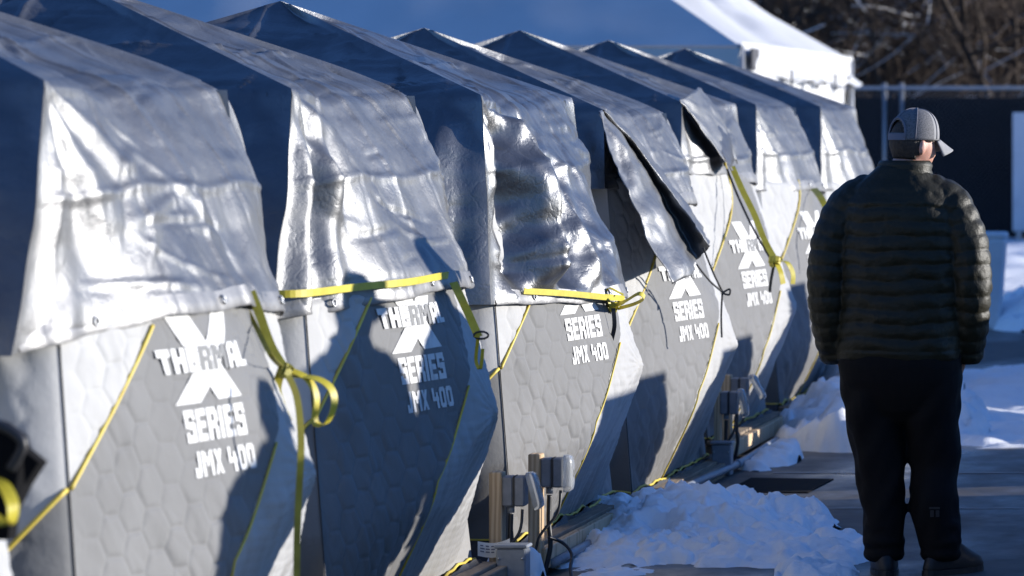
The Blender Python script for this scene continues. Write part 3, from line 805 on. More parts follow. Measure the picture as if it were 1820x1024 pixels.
# ------------------------------------------------------------------ power posts
def power_post(px, py_top, Y, label, post_w=.05, tilt=0.0, cover_open=0.0, tagged=False):
    top = at(px, py_top, Y); root = empty('power_post', (top.x, top.y, 0)); tag(root, label, 'power post', 'electric boxes on wooden posts')
    h = top.z
    mb = MB(); mb.box((0, 0, h/2), (post_w, .085, h), None, .004); mb.build('post', M['timber'], root)
    bz = h-.075; x0 = post_w/2
    mb = MB(); mb.box((x0+.022, -.002, bz), (.042, .085, .118), None, .006); b = mb.build('outlet_box', M['box'], root)
    mb = MB(); mb.box((.024+.022, 0, 0), (.042, .088, .118), None, .006); mb2 = mb.build('cover_plate', M['box'], b); mb2.location = (x0+.022, -.002, bz)
    mb = MB(); mb.box((.0235, 0, 0), (.004, .089, .120)); q = mb.build('gasket', M['black'], b); q.location = (x0+.022, -.002, bz)
    # clear bubble cover, hinged at the top
    rows = []
    for x, k in ((0, 1.0), (.016, .98), (.028, .88), (.034, .6), (.035, .2)):
        ring = []
        for t in np.linspace(0, 2*math.pi, 25)[:-1]:
            cy, cz = math.cos(t), math.sin(t); e = .35
            ring.append((x,   .050*k*math.copysign(abs(cy)**e, cy), .076*k*math.copysign(abs(cz)**e, cz)-.076))
        rows.append(ring)
    V = np.array(rows).reshape(-1, 3)
    cv = mobj('clear_cover', V, grid_faces(5, 24, True), M['clear'], root)
    cv.location = (x0+.091, -.002, bz+.072); cv.rotation_euler = (0, -cover_open, 0)
    # cable gland and flexible conduit to the ground
    mb = MB(); mb.tube([(x0+.03, -.01, bz-.058), (x0+.03, -.01, bz-.085)], .014, 10); mb.build('gland', M['pvc'], root, True)
    mb = MB(); mb.tube(spline([(x0+.03, -.01, bz-.09), (x0+.028, -.015, bz-.2), (x0+.035, -.02, .12), (x0+.01, -.02, .012)], 8), .010, 8); mb.build('conduit', M['black'], root, True)
    mb = MB(); mb.tube(spline([(x0+.08, -.04, bz-.07), (x0+.07, -.06, bz-.16), (x0+.0, -.09, bz-.26), (x0-.02, -.09, .012)], 8), .006, 6); mb.build('cable', M['black'], root, True)
    return root
power_post(953, 806, 18.02, 'wooden post with upright grey electric box in front of the crumpled-tarp tent')
power_post(884, 838, 17.55, 'partly shaded electric box with tilted clear cover, left of the sunlit post', .05, 0, R(14))
power_post(1292, 666, 23.9, 'far electric box with its clear cover swung open, between the rear tents', .05, 0, R(28))
power_post(1276, 690, 23.35, 'far shaded electric box with tilted cover, left of the open one', .03, 0, R(10))
# grey junction boxes
for (px, py, Y, w, lab) in ((912, 968, 17.35, .115, 'grey junction box on the ground at the bottom, below the paper tag'), (1284, 785, 23.25, .10, 'small grey junction box at the end of the far pipe')):
    p = at(px, py, Y); root = empty('junction_box', (p.x, p.y, 0)); tag(root, lab, 'junction box', 'grey junction boxes')
    mb = MB(); mb.box((0, 0, (p.z-.012)/2), (w, .10, p.z-.012), None, .006); mb.build('body', M['pvc'], root)
    mb = MB(); mb.box((0, 0, p.z-.004), (w+.014, .112, .014), None, .004); mb.build('lid', M['pvc'], root)
    for sx in (-1, 1):
        mb = MB(); mb.tube([(sx*(w/2-.012), -.051, p.z-.05), (sx*(w/2-.012), -.056, p.z-.05)], .005, 8); mb.build('screw', M['steel'], root, True)
# conduit pipe lying along the pallets
root = empty('conduit_pipe', (-3.21, 18.1, 0)); tag(root, 'grey plastic conduit pipe lying along the pallets', 'pipe')
ys_ = np.linspace(0, 12, 26); path = [(.015*math.sin(y*1.3), y, .045+.006*math.sin(y*2.1)) for y in ys_]
mb = MB(); mb.tube(path, .019, 10); mb.build('pipe', M['pvc'], root, True)
for y in (.9, 3.0, 5.4, 8.2):
    mb = MB(); mb.tube([(.015*math.sin(y*1.3), y-.04, .045+.006*math.sin(y*2.1)), (.015*math.sin(y*1.3+.1), y+.04, .045+.006*math.sin(y*2.1+.16))], .024, 10); mb.build('coupling', M['pvc'], root, True)
    mb = MB(); mb.box((0, y+.2, .02), (.05, .04, .04), None, .004); mb.build('bracket', M['steel'], root)
root = empty('extension_cable', at(975,955,17.9)); tag(root, 'black cable curling over the conduit pipe to the ground', 'cable')
mb = MB(); mb.tube([p-root.location for p in spline([at(975,955,17.9), at(1000,965,17.95), at(1016,985,17.9), at(1014,1012,17.8), at(1018,1040,17.7)], 8)], .007, 6); mb.build('cord', M['black'], root, True)
# paper tag
p0 = at(877, 977, 17.42); root = empty('paper_tag', p0); tag(root, 'white printed paper tag hanging above the grey junction box', 'tag')
V = []
for i in range(9):
    u = i/8
    for v in (0, 1):
        V.append(at(849+u*57, 966-u*9+8*math.sin(u*2.6)-4+v*26, 17.42+.02*math.sin(u*3))-p0)
mobj('sheet', V, grid_faces(9, 2), M['paper'], root)
rnd = random.Random(3)
for k in range(4):
    for j in range(5):
        u0 = .08+j*.17; u1 = u0+rnd.uniform(.08, .14); v = .2+k*.2
        q = [at(849+u*57, 966-u*9+8*math.sin(u*2.6)-4+vv*26, 17.415+.02*math.sin(u*3))-p0 for u, vv in ((u0, v), (u1, v), (u1, v+.08), (u0, v+.08))]
        if rnd.random() < .8: mobj('print_line', q, [(0,1,2,3)], M['ink_red'] if (j == 4 and k == 1) else M['ink'], root, False)

# ------------------------------------------------------------------ snow
def worley(x, y, seed):
    ix = np.floor(x); iy = np.floor(y); best = np.full(x.shape, 9.0)
    for dx in (-1, 0, 1):
        for dy in (-1, 0, 1):
            h = _hash(ix+dx, iy+dy, seed); jx = (h & 1023)/1023; jy = ((h >> 10) & 1023)/1023; r = .6+.6*((h >> 20) & 255)/255
            best = np.minimum(best, np.hypot(ix+dx+jx-x, iy+dy+jy-y)/r)
    return best
def clods(x, y, size, seed):
    f = worley(x/size, y/size, seed); return size*.62*np.sqrt(np.clip(1-(f/.85)**2, 0, 1))
def snow_heap(name, label, cx, cy, rx, ry, h, seed, res=.03, rot=0.0, cut=.02, lump=1.0, cat='snow pile', kind=None):
    nx = int(2*rx/res)+2; ny = int(2*ry/res)+2
    u, v = np.meshgrid(np.linspace(-1, 1, nx), np.linspace(-1, 1, ny))
    x = u*rx; y = v*ry
    e = np.hypot(u+.15*pn(x*1.3, y*1.3, seed), v+.15*pn(x*1.3+5, y*1.3, seed+1))
    e = e+.10*fbm(x*3.2, y*3.2, seed+2, 4)
    base = np.clip(1-e**2, -1, 1)
    pl = 1-billow(x*2.2, y*2.2, seed+4, 2)*.9
    z = h*np.where(base > 0, np.sqrt(np.abs(base)), base)*(.55+.75*fbm(x*1.1, y*1.1, seed+6, 2)*.8+.25*pl)
    z += lump*np.clip(base*3, 0, 1)*(.05*(.55-billow(x*4.5, y*4.5, seed+8, 3))+.028*(.5-billow(x*12, y*12, seed+9, 2)))*min(1, h/.15)
    cm = np.clip(base*4, 0, 1)*lump*min(1.2, .35+h/.3)
    xw = x+.03*fbm(x*7, y*7, seed+21, 2); yw = y+.03*fbm(x*7+3, y*7, seed+22, 2)
    z += cm*(.85*clods(xw, yw, .16, seed+14)*np.clip(.6+1.2*pn(x*2.5, y*2.5, seed+18), 0, 1)+.95*clods(xw, yw, .075, seed+15)*np.clip(.65+1.0*pn(x*4, y*4, seed+19), 0, 1)+.8*clods(xw, yw, .036, seed+16))-.06*cm
    z = z-cut
    # overhanging lumps: push sideways too
    ge = np.clip(base*3-.3, 0, 1)*min(1, h/.15); gx = .030*fbm(x*6, y*6, seed+12, 3)*ge; gy = .030*fbm(x*6+4, y*6, seed+13, 3)*ge
    V = np.stack([x+gx, y+gy, np.maximum(z, -.03)], -1).reshape(-1, 3)
    Fq = grid_faces(ny, nx); zf = z.ravel()[Fq]; Fq = Fq[(zf.max(1) > -.025)]
    o = mobj(name, V, Fq, M['snow']); o.location = (cx, cy, 0); o.rotation_euler = (0, 0, rot)
    tag(o, label, cat, 'heaps of shovelled snow' if cat == 'snow pile' else None, kind); return o
snow_heap('snow_pile', 'large lumpy shovelled snow heap left of the man', -2.86, 19.7, .54, 1.30, .165, 11, .012, R(-4))
snow_heap('snow_pile', 'tallest snow lumps against the tent bases, behind the near pallet', -2.98, 20.5, .34, .70, .15, 17, .012)
snow_heap('snow_pile', 'thin spread of snow lumps running from the near heap towards the man', -2.42, 19.15, .50, .85, .09, 21, .018, R(8))
snow_heap('snow_pile', 'small patch of snow in the bottom foreground', -2.15, 18.15, .17, .50, .07, 31, .015, R(6))
snow_heap('snow_pile', 'low strip of snow beside the conduit pipe at the bottom', -3.03, 18.55, .26, .60, .07, 33, .015)
snow_heap('snow_pile', 'lumpy snow heap behind the man, in front of the far tents', -2.72, 26.4, .62, 1.6, .32, 41, .03)
snow_heap('snow_pile', 'bright low snow heap below the farthest tents', -2.95, 28.6, .45, 1.3, .34, 43, .03)
snow_heap('snow_pile', 'snow bits around the far junction box', -3.12, 24.1, .16, .6, .10, 45, .02)
snow_heap('snow_pile', 'snow clods between the sunlit post and the tents', -3.32, 17.75, .13, .3, .16, 47, .015)
snow_heap('snow_pile', 'broad flat sheet of old snow right of the legs of the man', -1.75, 30.2, 1.25, 4.4, .09, 51, .05, 0, .01, .6)
snow_heap('snow_pile', 'ragged small snow patch in front of the flat snow sheet', -2.05, 25.7, .55, .55, .05, 53, .03)
snow_heap('snow_pile', 'snow heap at the right edge behind the pale bin', -2.55, 41.5, .8, 2.2, .42, 61, .05)
o = snow_heap('snow_cover', 'old snow lying across the yard in front of the fence', -5, 58, 12, 13, .10, 71, .15, 0, .01, .4, 'snow', 'stuff')
# mat and worn line
cor = [(1288,876), (1436,877), (1482,853), (1335,851)]
gp = [((px-VPX)*(FPX*CAMZ/(py-VPY))/FPX, FPX*CAMZ/(py-VPY)) for px, py in cor]
mb = MB(); mb.add([(x, y, .006) for x, y in gp]+[(x, y, .001) for x, y in gp], [(0,1,2,3),(0,4,5,1),(1,5,6,2),(2,6,7,3),(3,7,4,0)])
o = mb.build('ground_mat', M['rubber']); tag(o, 'flat black rubber mat on the wet pavement behind the near snow', 'mat')
for k, (y0, w, x0, x1) in enumerate(((23.35, .05, -3.0, -1.2), (21.2, .03, -2.5, -1.2))):
    xs_ = np.linspace(x0, x1, 30); V = []
    for x in xs_:
        j = .02*pn(x*4, 0*x, k+3); V += [(x, y0+j, .004), (x, y0+j+w*(1+.5*pn(x*9, 0*x, k)), .004)]
    o = mobj('pavement_line', V, grid_faces(30, 2), M['paint'], smooth=False); tag(o, kind='structure')

# ------------------------------------------------------------------ the man
def ring_pts(cx, cy, cz, rx, ry, n=32, e=2.0, rot=None):
    t = np.linspace(0, 2*np.pi, n+1)[:-1]; c, s = np.cos(t), np.sin(t)
    x = rx*np.sign(c)*np.abs(c)**(2/e); y = ry*np.sign(s)*np.abs(s)**(2/e)
    return np.stack([cx+x, cy+y, np.full(n, cz)], -1)
def loft(mb, rings, cap=True):
    n = len(rings[0]); V = np.concatenate(rings); Fs = [tuple(f) for f in grid_faces(len(rings), n, True)]
    if cap: Fs += [tuple(range(n-1, -1, -1)), tuple(range((len(rings)-1)*n, len(rings)*n))]
    mb.add(V, Fs)
def limb(mb, path, radii, n=20, sub=10, puff=0.0, period=.055, seed=0, wr=0.0, flat=1.0):
    """swept limb with optional quilting puffs"""
    P = spline(path, sub); m_ = len(P)
    rr = np.interp(np.linspace(0, len(radii)-1, m_), range(len(radii)), radii)
    acc = 0; rings = []
    for i, p in enumerate(P):
        if i: acc += (P[i]-P[i-1]).length
        d = (P[min(i+1, m_-1)]-P[max(i-1, 0)]).normalized()
        a = Vector((0, 1, 0)); a = (a-d*a.dot(d)).normalized(); b = d.cross(a)
        ph = (acc % period)/period; pf = puff*(abs(math.sin(math.pi*ph))**.55-.6)
        t = np.linspace(0, 2*np.pi, n+1)[:-1]
        w = wr*pn(np.cos(t)*1.5+acc*9, np.sin(t)*1.5+acc*3, seed)+ (puff*.5)*pn(t*5, 0*t+acc*30, seed+1)*(puff > 0)
        r = rr[i]+pf+w
        rings.append(np.array(p)[None]+np.outer(np.cos(t)*r, np.array(b))+np.outer(np.sin(t)*r*flat, np.array(a)))
    loft(mb, rings)
def remesh(o, voxel, smooth=2):
    m_ = o.modifiers.new('r', 'REMESH'); m_.mode = 'VOXEL'; m_.voxel_size = voxel
    s_ = o.modifiers.new('s', 'SMOOTH'); s_.iterations = smooth; s_.factor = .5
    dg = bpy.context.evaluated_depsgraph_get(); me = bpy.data.meshes.new_from_object(o.evaluated_get(dg))
    mats = [x for x in o.data.materials]; o.modifiers.clear(); old = o.data; o.data = me; bpy.data.meshes.remove(old)
    if not len(me.materials):
        for x in mats: me.materials.append(x)
    me.polygons.foreach_set('use_smooth', np.ones(len(me.polygons), dtype=bool))

HEADC = Vector((.052, .03, 1.730)); HYAW = R(-47); HTILT = R(-7)
HM = Matrix.Rotation(HYAW, 3, 'Z') @ Matrix.Rotation(HTILT, 3, 'X')
def head_points(nu=48, nv=40, grow=0.0):
    v, u = np.meshgrid(np.linspace(0, np.pi, nv), np.linspace(0, 2*np.pi, nu+1)[:-1], indexing='ij')
    x = np.sin(v)*np.cos(u); y = np.sin(v)*np.sin(u); z = np.cos(v)
    X = (.076+grow)*x; Y = (.097+grow)*y; Z = (.120+grow)*z
    lo = np.clip(-z, 0, 1)
    X = X*(1-.26*lo**1.5); Y = np.where(y < 0, Y*(1-.30*lo), Y*(1-.02*lo))
    Y = Y+.012*lo*(y > 0)
    fr = np.clip(y, 0, 1)
    Y += .022*np.exp(-((X/.013)**2))*np.exp(-((Z+.028)/.022)**2)*fr          # nose
    Y += .006*np.exp(-((X/.04)**2))*np.exp(-((Z-.022)/.012)**2)*fr           # brow
    Y -= .008*np.exp(-((np.abs(X)-.032)/.014)**2)*np.exp(-((Z)/.014)**2)*fr  # eye sockets
    Y += .005*np.exp(-((X/.024)**2))*np.exp(-((Z+.066)/.010)**2)*fr          # lips
    Y += .007*np.exp(-((X/.02)**2))*np.exp(-((Z+.102)/.014)**2)*fr           # chin
    return np.stack([X, Y, Z], -1)
def to_head(V): return np.asarray(V).reshape(-1, 3) @ np.array(HM).T + np.array(HEADC)

def build_person(loc, rz=0.0):
    mb = MB()
    # torso, pelvis
    loft(mb, [ring_pts(0, 0, z, rx, ry, 28) for z, rx, ry in ((.80,.16,.11),(.95,.17,.12),(1.1,.155,.11),(1.3,.18,.12),(1.45,.19,.115),(1.54,.13,.09),(1.60,.07,.07))])
    limb(mb, [(0,0,1.50),(.012,.004,1.60),(.04,.022,1.68)], [.075,.064,.062], 20)     # neck
    for sgn in (-1, 1):
        limb(mb, [(sgn*.115,0,.88),(-.085 if sgn < 0 else .130,.02,.5),(-.060 if sgn < 0 else .162,-.015,.10)], [.085,.055,.036], 16)
        limb(mb, [(sgn*.18,0,1.49),(sgn*.28,-.02,1.20),(sgn*.268,.05,.93),(sgn*.243,.060,.86)], [.055,.045,.032,.028], 14)
        # hand slipped into the trouser pocket: palm, four fingers, thumb
        limb(mb, [(sgn*.245,.060,.87),(sgn*.212,.070,.80),(sgn*.195,.075,.75)], [.025,.033,.030], 12, flat=.7)
        for k, (dy, ln) in enumerate(((-.03,.065),(-.01,.08),(.011,.085),(.031,.075))):
            limb(mb, [(sgn*.195,.075+dy,.76),(sgn*.185,.08+dy*1.1,.76-ln*.6),(sgn*.175,.08+dy,.76-ln)], [.010,.0095,.008], 8, 5)
        limb(mb, [(sgn*.205,.09,.80),(sgn*.195,.115,.775),(sgn*.188,.12,.75)], [.013,.011,.009], 8, 5)
        loft(mb, [ring_pts(-.062 if sgn < 0 else .175, -.01, z, .036, ly, 16) for z, ly in ((.02,.055),(.05,.055),(.09,.045),(.12,.04))])
    hp = head_points(); mb.add(to_head(hp), [tuple(f) for f in grid_faces(40, 48, True)])
    for sgn in (-1, 1):          # ears
        rows = []
        for k in range(7):
            t = k/6; ph = np.linspace(0, 2*np.pi, 17)[:-1]; w = (1-abs(2*t-1)**2.5)
            rows.append(np.stack([sgn*(.070+.022*t)+0*ph, -.012-.008*t+.018*(.55+.45*w)*np.cos(ph), -.012+.033*(.55+.45*w)*np.sin(ph)*(1-.2*np.cos(ph))], -1))
        q = MB(); loft(q, rows); mb.add(to_head(np.array(q.v)), q.f)
    body = mb.build('person', M['skin']); remesh(body, .0065, 2)
    body.location = loc; body.rotation_euler = (0, 0, rz)

    # trousers
    q = MB()
    loft(q, [ring_pts(0, .0, z, rx, ry, 32, 2.4) for z, rx, ry in ((.98,.235,.15),(.92,.248,.155),(.84,.250,.16),(.78,.240,.152),(.72,.20,.135),(.66,.14,.11),(.61,.07,.06))])
    limb(q, [(-.116,0,.92),(-.112,.006,.75),(-.100,.012,.58),(-.078,.012,.42),(-.070,.0,.28),(-.062,-.012,.16),(-.060,-.012,.055)], [.132,.130,.114,.099,.088,.082,.074], 24, 12, 0, .05, 3, .016)
    limb(q, [(.118,0,.92),(.120,.006,.75),(.126,.03,.58),(.134,.035,.42),(.138,-.005,.29),(.156,-.02,.16),(.165,-.02,.075)], [.132,.128,.115,.098,.098,.086,.074], 24, 12, 0, .05, 4, .016)
    for sx, cx in ((-1, -.060), (1, .160)):      # cloth gathered at the ankles
        for z, r in ((.20,.078),(.135,.083),(.085,.080)):
            loft(q, [ring_pts(cx+.004*sx, -.014, z+dz, r*k, r*k*1.05, 20) for dz, k in ((-.03,.85),(-.012,1.03),(.0,1.06),(.014,1.0),(.03,.82))])
    tr = q.build('trousers', M['trouser'], body); remesh(tr, .009, 3)
    # shin emblem
    mbk = MB(); 
    for k, (x, z, w, h) in enumerate(((0,.04,.042,.008),(-.010,.018,.014,.026),(.012,.018,.014,.026))):
        mbk.box((.150+x, -.128, .235+z), (w, .006, h))
    mbk.build('trouser_badge', M['badge'], body)
    # boots
    for cx, cy, rot in ((-.062, .0, R(8)), (.185, .0, R(-38))):
        q = MB(); rows = []
        for z, yb, yf, w in ((0,-.12,.20,.050),(.03,-.125,.205,.056),(.06,-.115,.19,.054),(.09,-.095,.13,.050),(.12,-.085,.07,.048),(.18,-.085,.055,.050)):
            t = np.linspace(0, 2*np.pi, 25)[:-1]; cyy = (yb+yf)/2; ry = (yf-yb)/2
            rows.append(np.stack([w*np.sign(np.cos(t))*np.abs(np.cos(t))**.8*(1+.12*np.sin(t)), cyy+ry*np.sin(t), np.full(24, z)], -1))
        loft(q, rows); bo = q.build('boot', M['boot'], body, True); bo.location = (cx, cy, 0); bo.rotation_euler = (0, 0, rot)
        q = MB(); loft(q, [ring_pts(0, .04, z, .058, .168, 24, 2.3) for z in (-.001, .022)]); so_ = q.build('sole', M['black'], bo)
    # jacket: quilted torso, sleeves, collar
    q = MB(); zs = np.linspace(.865, 1.645, 150); rings = []
    KZ = [.865,.90,1.0,1.15,1.30,1.42,1.50,1.55,1.59,1.62,1.645]; KX = [.245,.252,.250,.247,.246,.240,.236,.205,.152,.112,.088]; KY = [.150,.158,.160,.158,.160,.155,.145,.128,.108,.095,.085]
    t = np.linspace(0, 2*np.pi, 73)[:-1]
    for z in zs:
        rx, ry = np.interp(z, KZ, KX), np.interp(z, KZ, KY)
        zq = z+.010*pn(np.cos(t)*1.6+z*2, np.sin(t)*1.6, 71)+.004*pn(t*3, 0*t+z*7, 72)
        ph = np.where(z > .90, ((zq-.90) % .058)/.058, .5)
        pf = .010*(np.abs(np.sin(math.pi*ph))**.5-.6)*(1 if z < 1.5 else .45)
        e = 2.5; c, s = np.cos(t), np.sin(t)
        w = .006*pn(np.cos(t)*2+z*4, np.sin(t)*2+z*11, 77)+.004*pn(t*6, 0*t+z*35, 78)*np.abs(np.cos(math.pi*ph))
        rings.append(np.stack([(rx+pf+w)*np.sign(c)*np.abs(c)**(2/e), (ry+pf+w)*np.sign(s)*np.abs(s)**(2/e), np.full(72, z)+.004*np.sin(t*3+z*9)], -1))
    loft(q, rings)
    for sgn in (-1, 1):
        limb(q, [(sgn*.10,0,1.56),(sgn*.200,-.004,1.490),(sgn*.268,-.02,1.34),(sgn*.288,-.03,1.17),(sgn*.282,-.005,1.02),(sgn*.262,.045,.885),(sgn*.258,.052,.855)], [.060,.084,.087,.082,.077,.067,.058], 28, 22, .007, .056, 5+sgn, .004, 1.08)
    jk = q.build('jacket', M['jacket'], body, True); remesh(jk, .006, 1)
    q = MB(); rings = []
    for z, k in ((1.59,1.04),(1.61,1.06),(1.627,.99),(1.645,1.04),(1.660,.98),(1.666,.92),(1.657,.86),(1.62,.84)):
        rr_ = ring_pts(.018, .012, z, .108*k, .100*k, 40, 2.1); rr_[:, 2] += -.10*(rr_[:, 1]-.012)*(z-1.6)*4*.4; rings.append(rr_)
    loft(q, rings, False); q.build('collar', M['jacket'], jk, True)
    # hair
    nv, nu = 40, 48; hp = head_points(nu, nv, .005); Fq = grid_faces(nv, nu, True)
    cen = hp.reshape(-1, 3)[Fq].mean(1)
    keep = (cen[:, 1] < .035) & (cen[:, 2] > -.062-.0*cen[:, 1]) & ~((np.abs(cen[:, 0]) > .055) & (cen[:, 1] > -.028) & (cen[:, 2] < .02))
    V = to_head(hp); me_f = Fq[keep]; hr = mobj('hair', V, me_f, M['hair'], body)
    sm = hr.modifiers.new('t', 'SOLIDIFY'); sm.thickness = .006; sm.offset = -1
    # cap: crown with arched back opening, strap, seams, brim
    def crown(u, v, g=0.0):                        # u around, v 0 at band, 1 at the button
        a = v*np.pi/2; r = np.cos(a)**.75
        x = (.091+g)*r*np.cos(u); y = (.107+g)*r*np.sin(u); z = .018+(.128+g)*np.sin(a)**.9
        return np.stack([x, y-.002, z+.012*np.sin(u)*(1-v)], -1)
    nu, nv = 96, 26
    vv, uu = np.meshgrid(np.linspace(0, 1, nv), np.linspace(0, 2*np.pi, nu+1)[:-1], indexing='ij')
    V = crown(uu, vv); Fq = grid_faces(nv, nu, True); cu = (uu.ravel()[Fq[:, 0]]+np.pi/nu); cv_ = vv.ravel()[Fq].mean(1)
    du = np.abs(cu-1.5*np.pi); hole = (du/.62)**2+(cv_/.40)**2 < 1; hole &= cv_ > .10
    fm = Fq[(~hole)]; front = np.sin(cu[~hole]) > .35
    cp = link(bpy.data.objects.new('cap', mesh_data('cap', to_head(V), fm, [M['cap_mesh'], M['cap']])), body)
    cp.data.polygons.foreach_set('material_index', front.astype(np.int32)); sm = cp.modifiers.new('t', 'SOLIDIFY'); sm.thickness = .002
    th_ = np.linspace(-math.pi/2, math.pi/2, 25); au = 1.5*np.pi+.64*np.sin(th_); av = .42*np.cos(th_)+.03
    mbq = MB(); mbq.tube([Vector(p) for p in to_head(crown(au, av, .001))], .0048, 6); mbq.build('opening_trim', M['cap_rim'], cp, True)
    us = np.linspace(1.5*np.pi-.66, 1.5*np.pi+.66, 16)
    mobj('back_strap', np.concatenate([to_head(crown(us, 0*us-.0+k, .003)) for k in (0.0, .05, .10)]), grid_faces(3, 16), M['cap_rim'], cp)
    for k in range(6):
        u0 = np.pi/2+k*np.pi/3; vs = np.linspace(.42 if k == 3 else .02, 1, 14); mbq = MB(); mbq.tube(to_head(crown(0*vs+u0, vs, .001)), .0022, 5); mbq.build('seam', M['cap_rim'], cp, True)
    mbq = MB(); mbq.tube([Vector(p) for p in to_head([(0,-.002,.144),(0,-.002,.150)])], [.008,.005], 10); mbq.build('button', M['cap'], cp, True)
    a_, b_ = np.meshgrid(np.linspace(-1, 1, 25), np.linspace(0, 1, 9), indexing='xy')
    ang = np.pi/2+a_*1.02; bx = .090*np.cos(ang)*(1+.02*b_); by = .105*np.sin(ang)+b_*(.082*np.cos(a_*1.25)**.7); bz = .020+.014*np.sin(ang)-.034*b_-.030*a_**2*(.25+.75*b_)
    br = mobj('brim', to_head(np.stack([bx, by, bz], -1)), grid_faces(9, 25), M['cap'], cp); sm = br.modifiers.new('t', 'SOLIDIFY'); sm.thickness = .004
    return body
MANP = (-1.815, 18.15, 0)
man = build_person(MANP)
tag(man, 'man seen from behind in olive puffer jacket, black trousers and grey cap', 'person')

def copy_tree(o, parent=None):
    c = o.copy(); COL.objects.link(c); c.parent = parent
    for ch in list(o.children):
        copy_tree(ch, c)
    return c
# three people standing in the walkway to the right of the picture; their shadows fall on the tents
for (x, y, rz, sc, lab) in ((-.72, 16.06, R(78), .99, 'person right of the frame casting the left shadow on the second tent'),
                            (-.72, 16.78, R(100), 1.03, 'person right of the frame casting the right shadow on the second tent'),
                            (-.30, 13.98, R(80), .88, 'person right of the frame casting the shadow on the nearest tent')):
    c = copy_tree(man); c.location = (x, y, 0); c.rotation_euler = (0, 0, rz); c.scale = (sc, sc, sc)
    tag(c, lab, 'person', 'people beside the walkway')

# ------------------------------------------------------------------ unseen boards added right of the frame to cast shade
def board(x, y0, y1, h, label, group='unseen boards added for their shade'):
    root = empty('board_panel', (x, (y0+y1)/2, 0)); tag(root, label, 'panel', group); w = y1-y0
    mb = MB(); mb.box((0, 0, h/2+.03), (.04, w, h-.06), None, .004); mb.build('board', M['panel'], root)
    for yy in (-w/2+.05, w/2-.05):
        mb = MB(); mb.box((0, yy, .02), (.5, .06, .04), None, .004); mb.build('foot', M['timber'], root)
    return root
board(.5, 20.08, 22.70, 1.40, 'first unseen board, added right of the frame to shade the torn-tarp tent')
board(.5, 23.25, 25.84, 1.43, 'second unseen board, added right of the frame to shade the rear tents')
board(.5, 26.3, 28.7, 1.63, 'third unseen board, added right of the frame to shade the rear tents')
board(.5, 29.1, 49.0, 1.65, 'longest unseen board, added right of the frame to shade the far ground and bin')
board(.5, 14.0, 20.08, .92, 'low unseen board, added right of the frame to shade the near snow')
board(-.55, 18.32, 18.66, 1.21, 'short unseen board, added right of the man to shade his sleeve')

# ------------------------------------------------------------------ marquee tent in the background
MX0, MX1, MY0, MY1, MZ, MS = -6.1, -46.0, 45.0, 55.0, 2.60, .61
mq = empty('marquee_tent', (MX0, MY0, 0)); tag(mq, 'big white marquee tent behind the row, its roof end in blue shade', 'marquee')
half = (MY1-MY0)/2; zr = MZ+half*MS
def mpt(p): return (p[0]-MX0, p[1]-MY0, p[2])
def roof_patch(name, a, b, c, d, nu, nv, amp, seed):
    a, b, c, d = map(np.array, (a, b, c, d)); u, v = np.meshgrid(np.linspace(0, 1, nu), np.linspace(0, 1, nv))
    Pq = (a*(1-u[..., None])+b*u[..., None])*(1-v[..., None])+(d*(1-u[..., None])+c*u[..., None])*v[..., None]
    ed = np.minimum(np.clip(np.minimum(u, 1-u)*6, 0, 1), np.clip(np.minimum(v, 1-v)*6, 0, 1))
    Pq[..., 2] += amp*(fbm(Pq[..., 0]*.5, Pq[..., 1]*.5, seed, 4)-.5*np.sin(np.pi*u))*ed
    mobj(name, Pq-np.array((MX0, MY0, 0)), grid_faces(nv, nu), M['vinyl'], mq)
R0 = (MX0-half, MY0+half, zr); R1 = (MX1, MY0+half, zr)
roof_patch('roof_slope', (MX1,MY0,MZ), (MX0,MY0,MZ), R0, R1, 160, 40, .05, 3)
roof_patch('roof_end', (MX0,MY0,MZ), (MX0,MY1,MZ), R0, R0, 60, 40, .22, 4)
roof_patch('roof_slope', (MX0,MY1,MZ), (MX1,MY1,MZ), R1, R0, 40, 12, .05, 5)
# valance with scallops and side wall cloth
yy = np.linspace(MY0, MY1, 120); rows = []
for k, dz in enumerate((0.04, -.05, -.18, -.34)):
    sc = .05*np.abs(np.sin((yy-MY0)*np.pi/.62))*(k == 3)
    rows.append(np.stack([MX0+.02+.05*k*.5+.10*pn(yy*1.7, 0*yy+k*.4, 8)*k, yy, MZ+dz+sc-.02*(k > 0)*pn(yy*3, 0*yy, 9)], -1))
mobj('valance', np.concatenate(rows)-np.array((MX0, MY0, 0)), grid_faces(4, 120), M['vinyl'], mq)
rows = []
for z in np.linspace(MZ-.05, .02, 14):
    rows.append(np.stack([MX0-.10+.075*np.sin(yy*8+3*pn(yy, 0*yy, 4))+.04*pn(yy*5, 0*yy+z, 6), yy, 0*yy+z], -1))
mobj('side_wall', np.concatenate(rows)-np.array((MX0, MY0, 0)), grid_faces(14, 120), M['vinyl'], mq)
xx_ = np.linspace(MX1, MX0, 160); rows = []
for z in np.linspace(MZ-.02, .02, 8):
    rows.append(np.stack([xx_, MY0-.03+.04*np.sin(xx_*7), 0*xx_+z], -1))
mobj('end_wall', np.concatenate(rows)-np.array((MX0, MY0, 0)), grid_faces(8, 160), M['vinyl'], mq)
mb = MB(); mb.box((.10, .35, MZ-.13), (.03, .50, .22), None, .01); mb.build('gap_shade', M['marquee_dark'], mq)  # solid dark boxes on the cloth, coloured as shaded gaps
for y in (2.3, 3.1, 5.4, 7.2, 8.6):
    mb = MB(); mb.box((.13, y, MZ-.30), (.02, .05, .20)); mb.build('slot_shade', M['marquee_dark'], mq)
for y in (.05, 9.95):
    mb = MB(); mb.tube([(.0, y, 0), (.0, y, MZ)], .04, 10); mb.build('pole', M['steel'], mq, True)

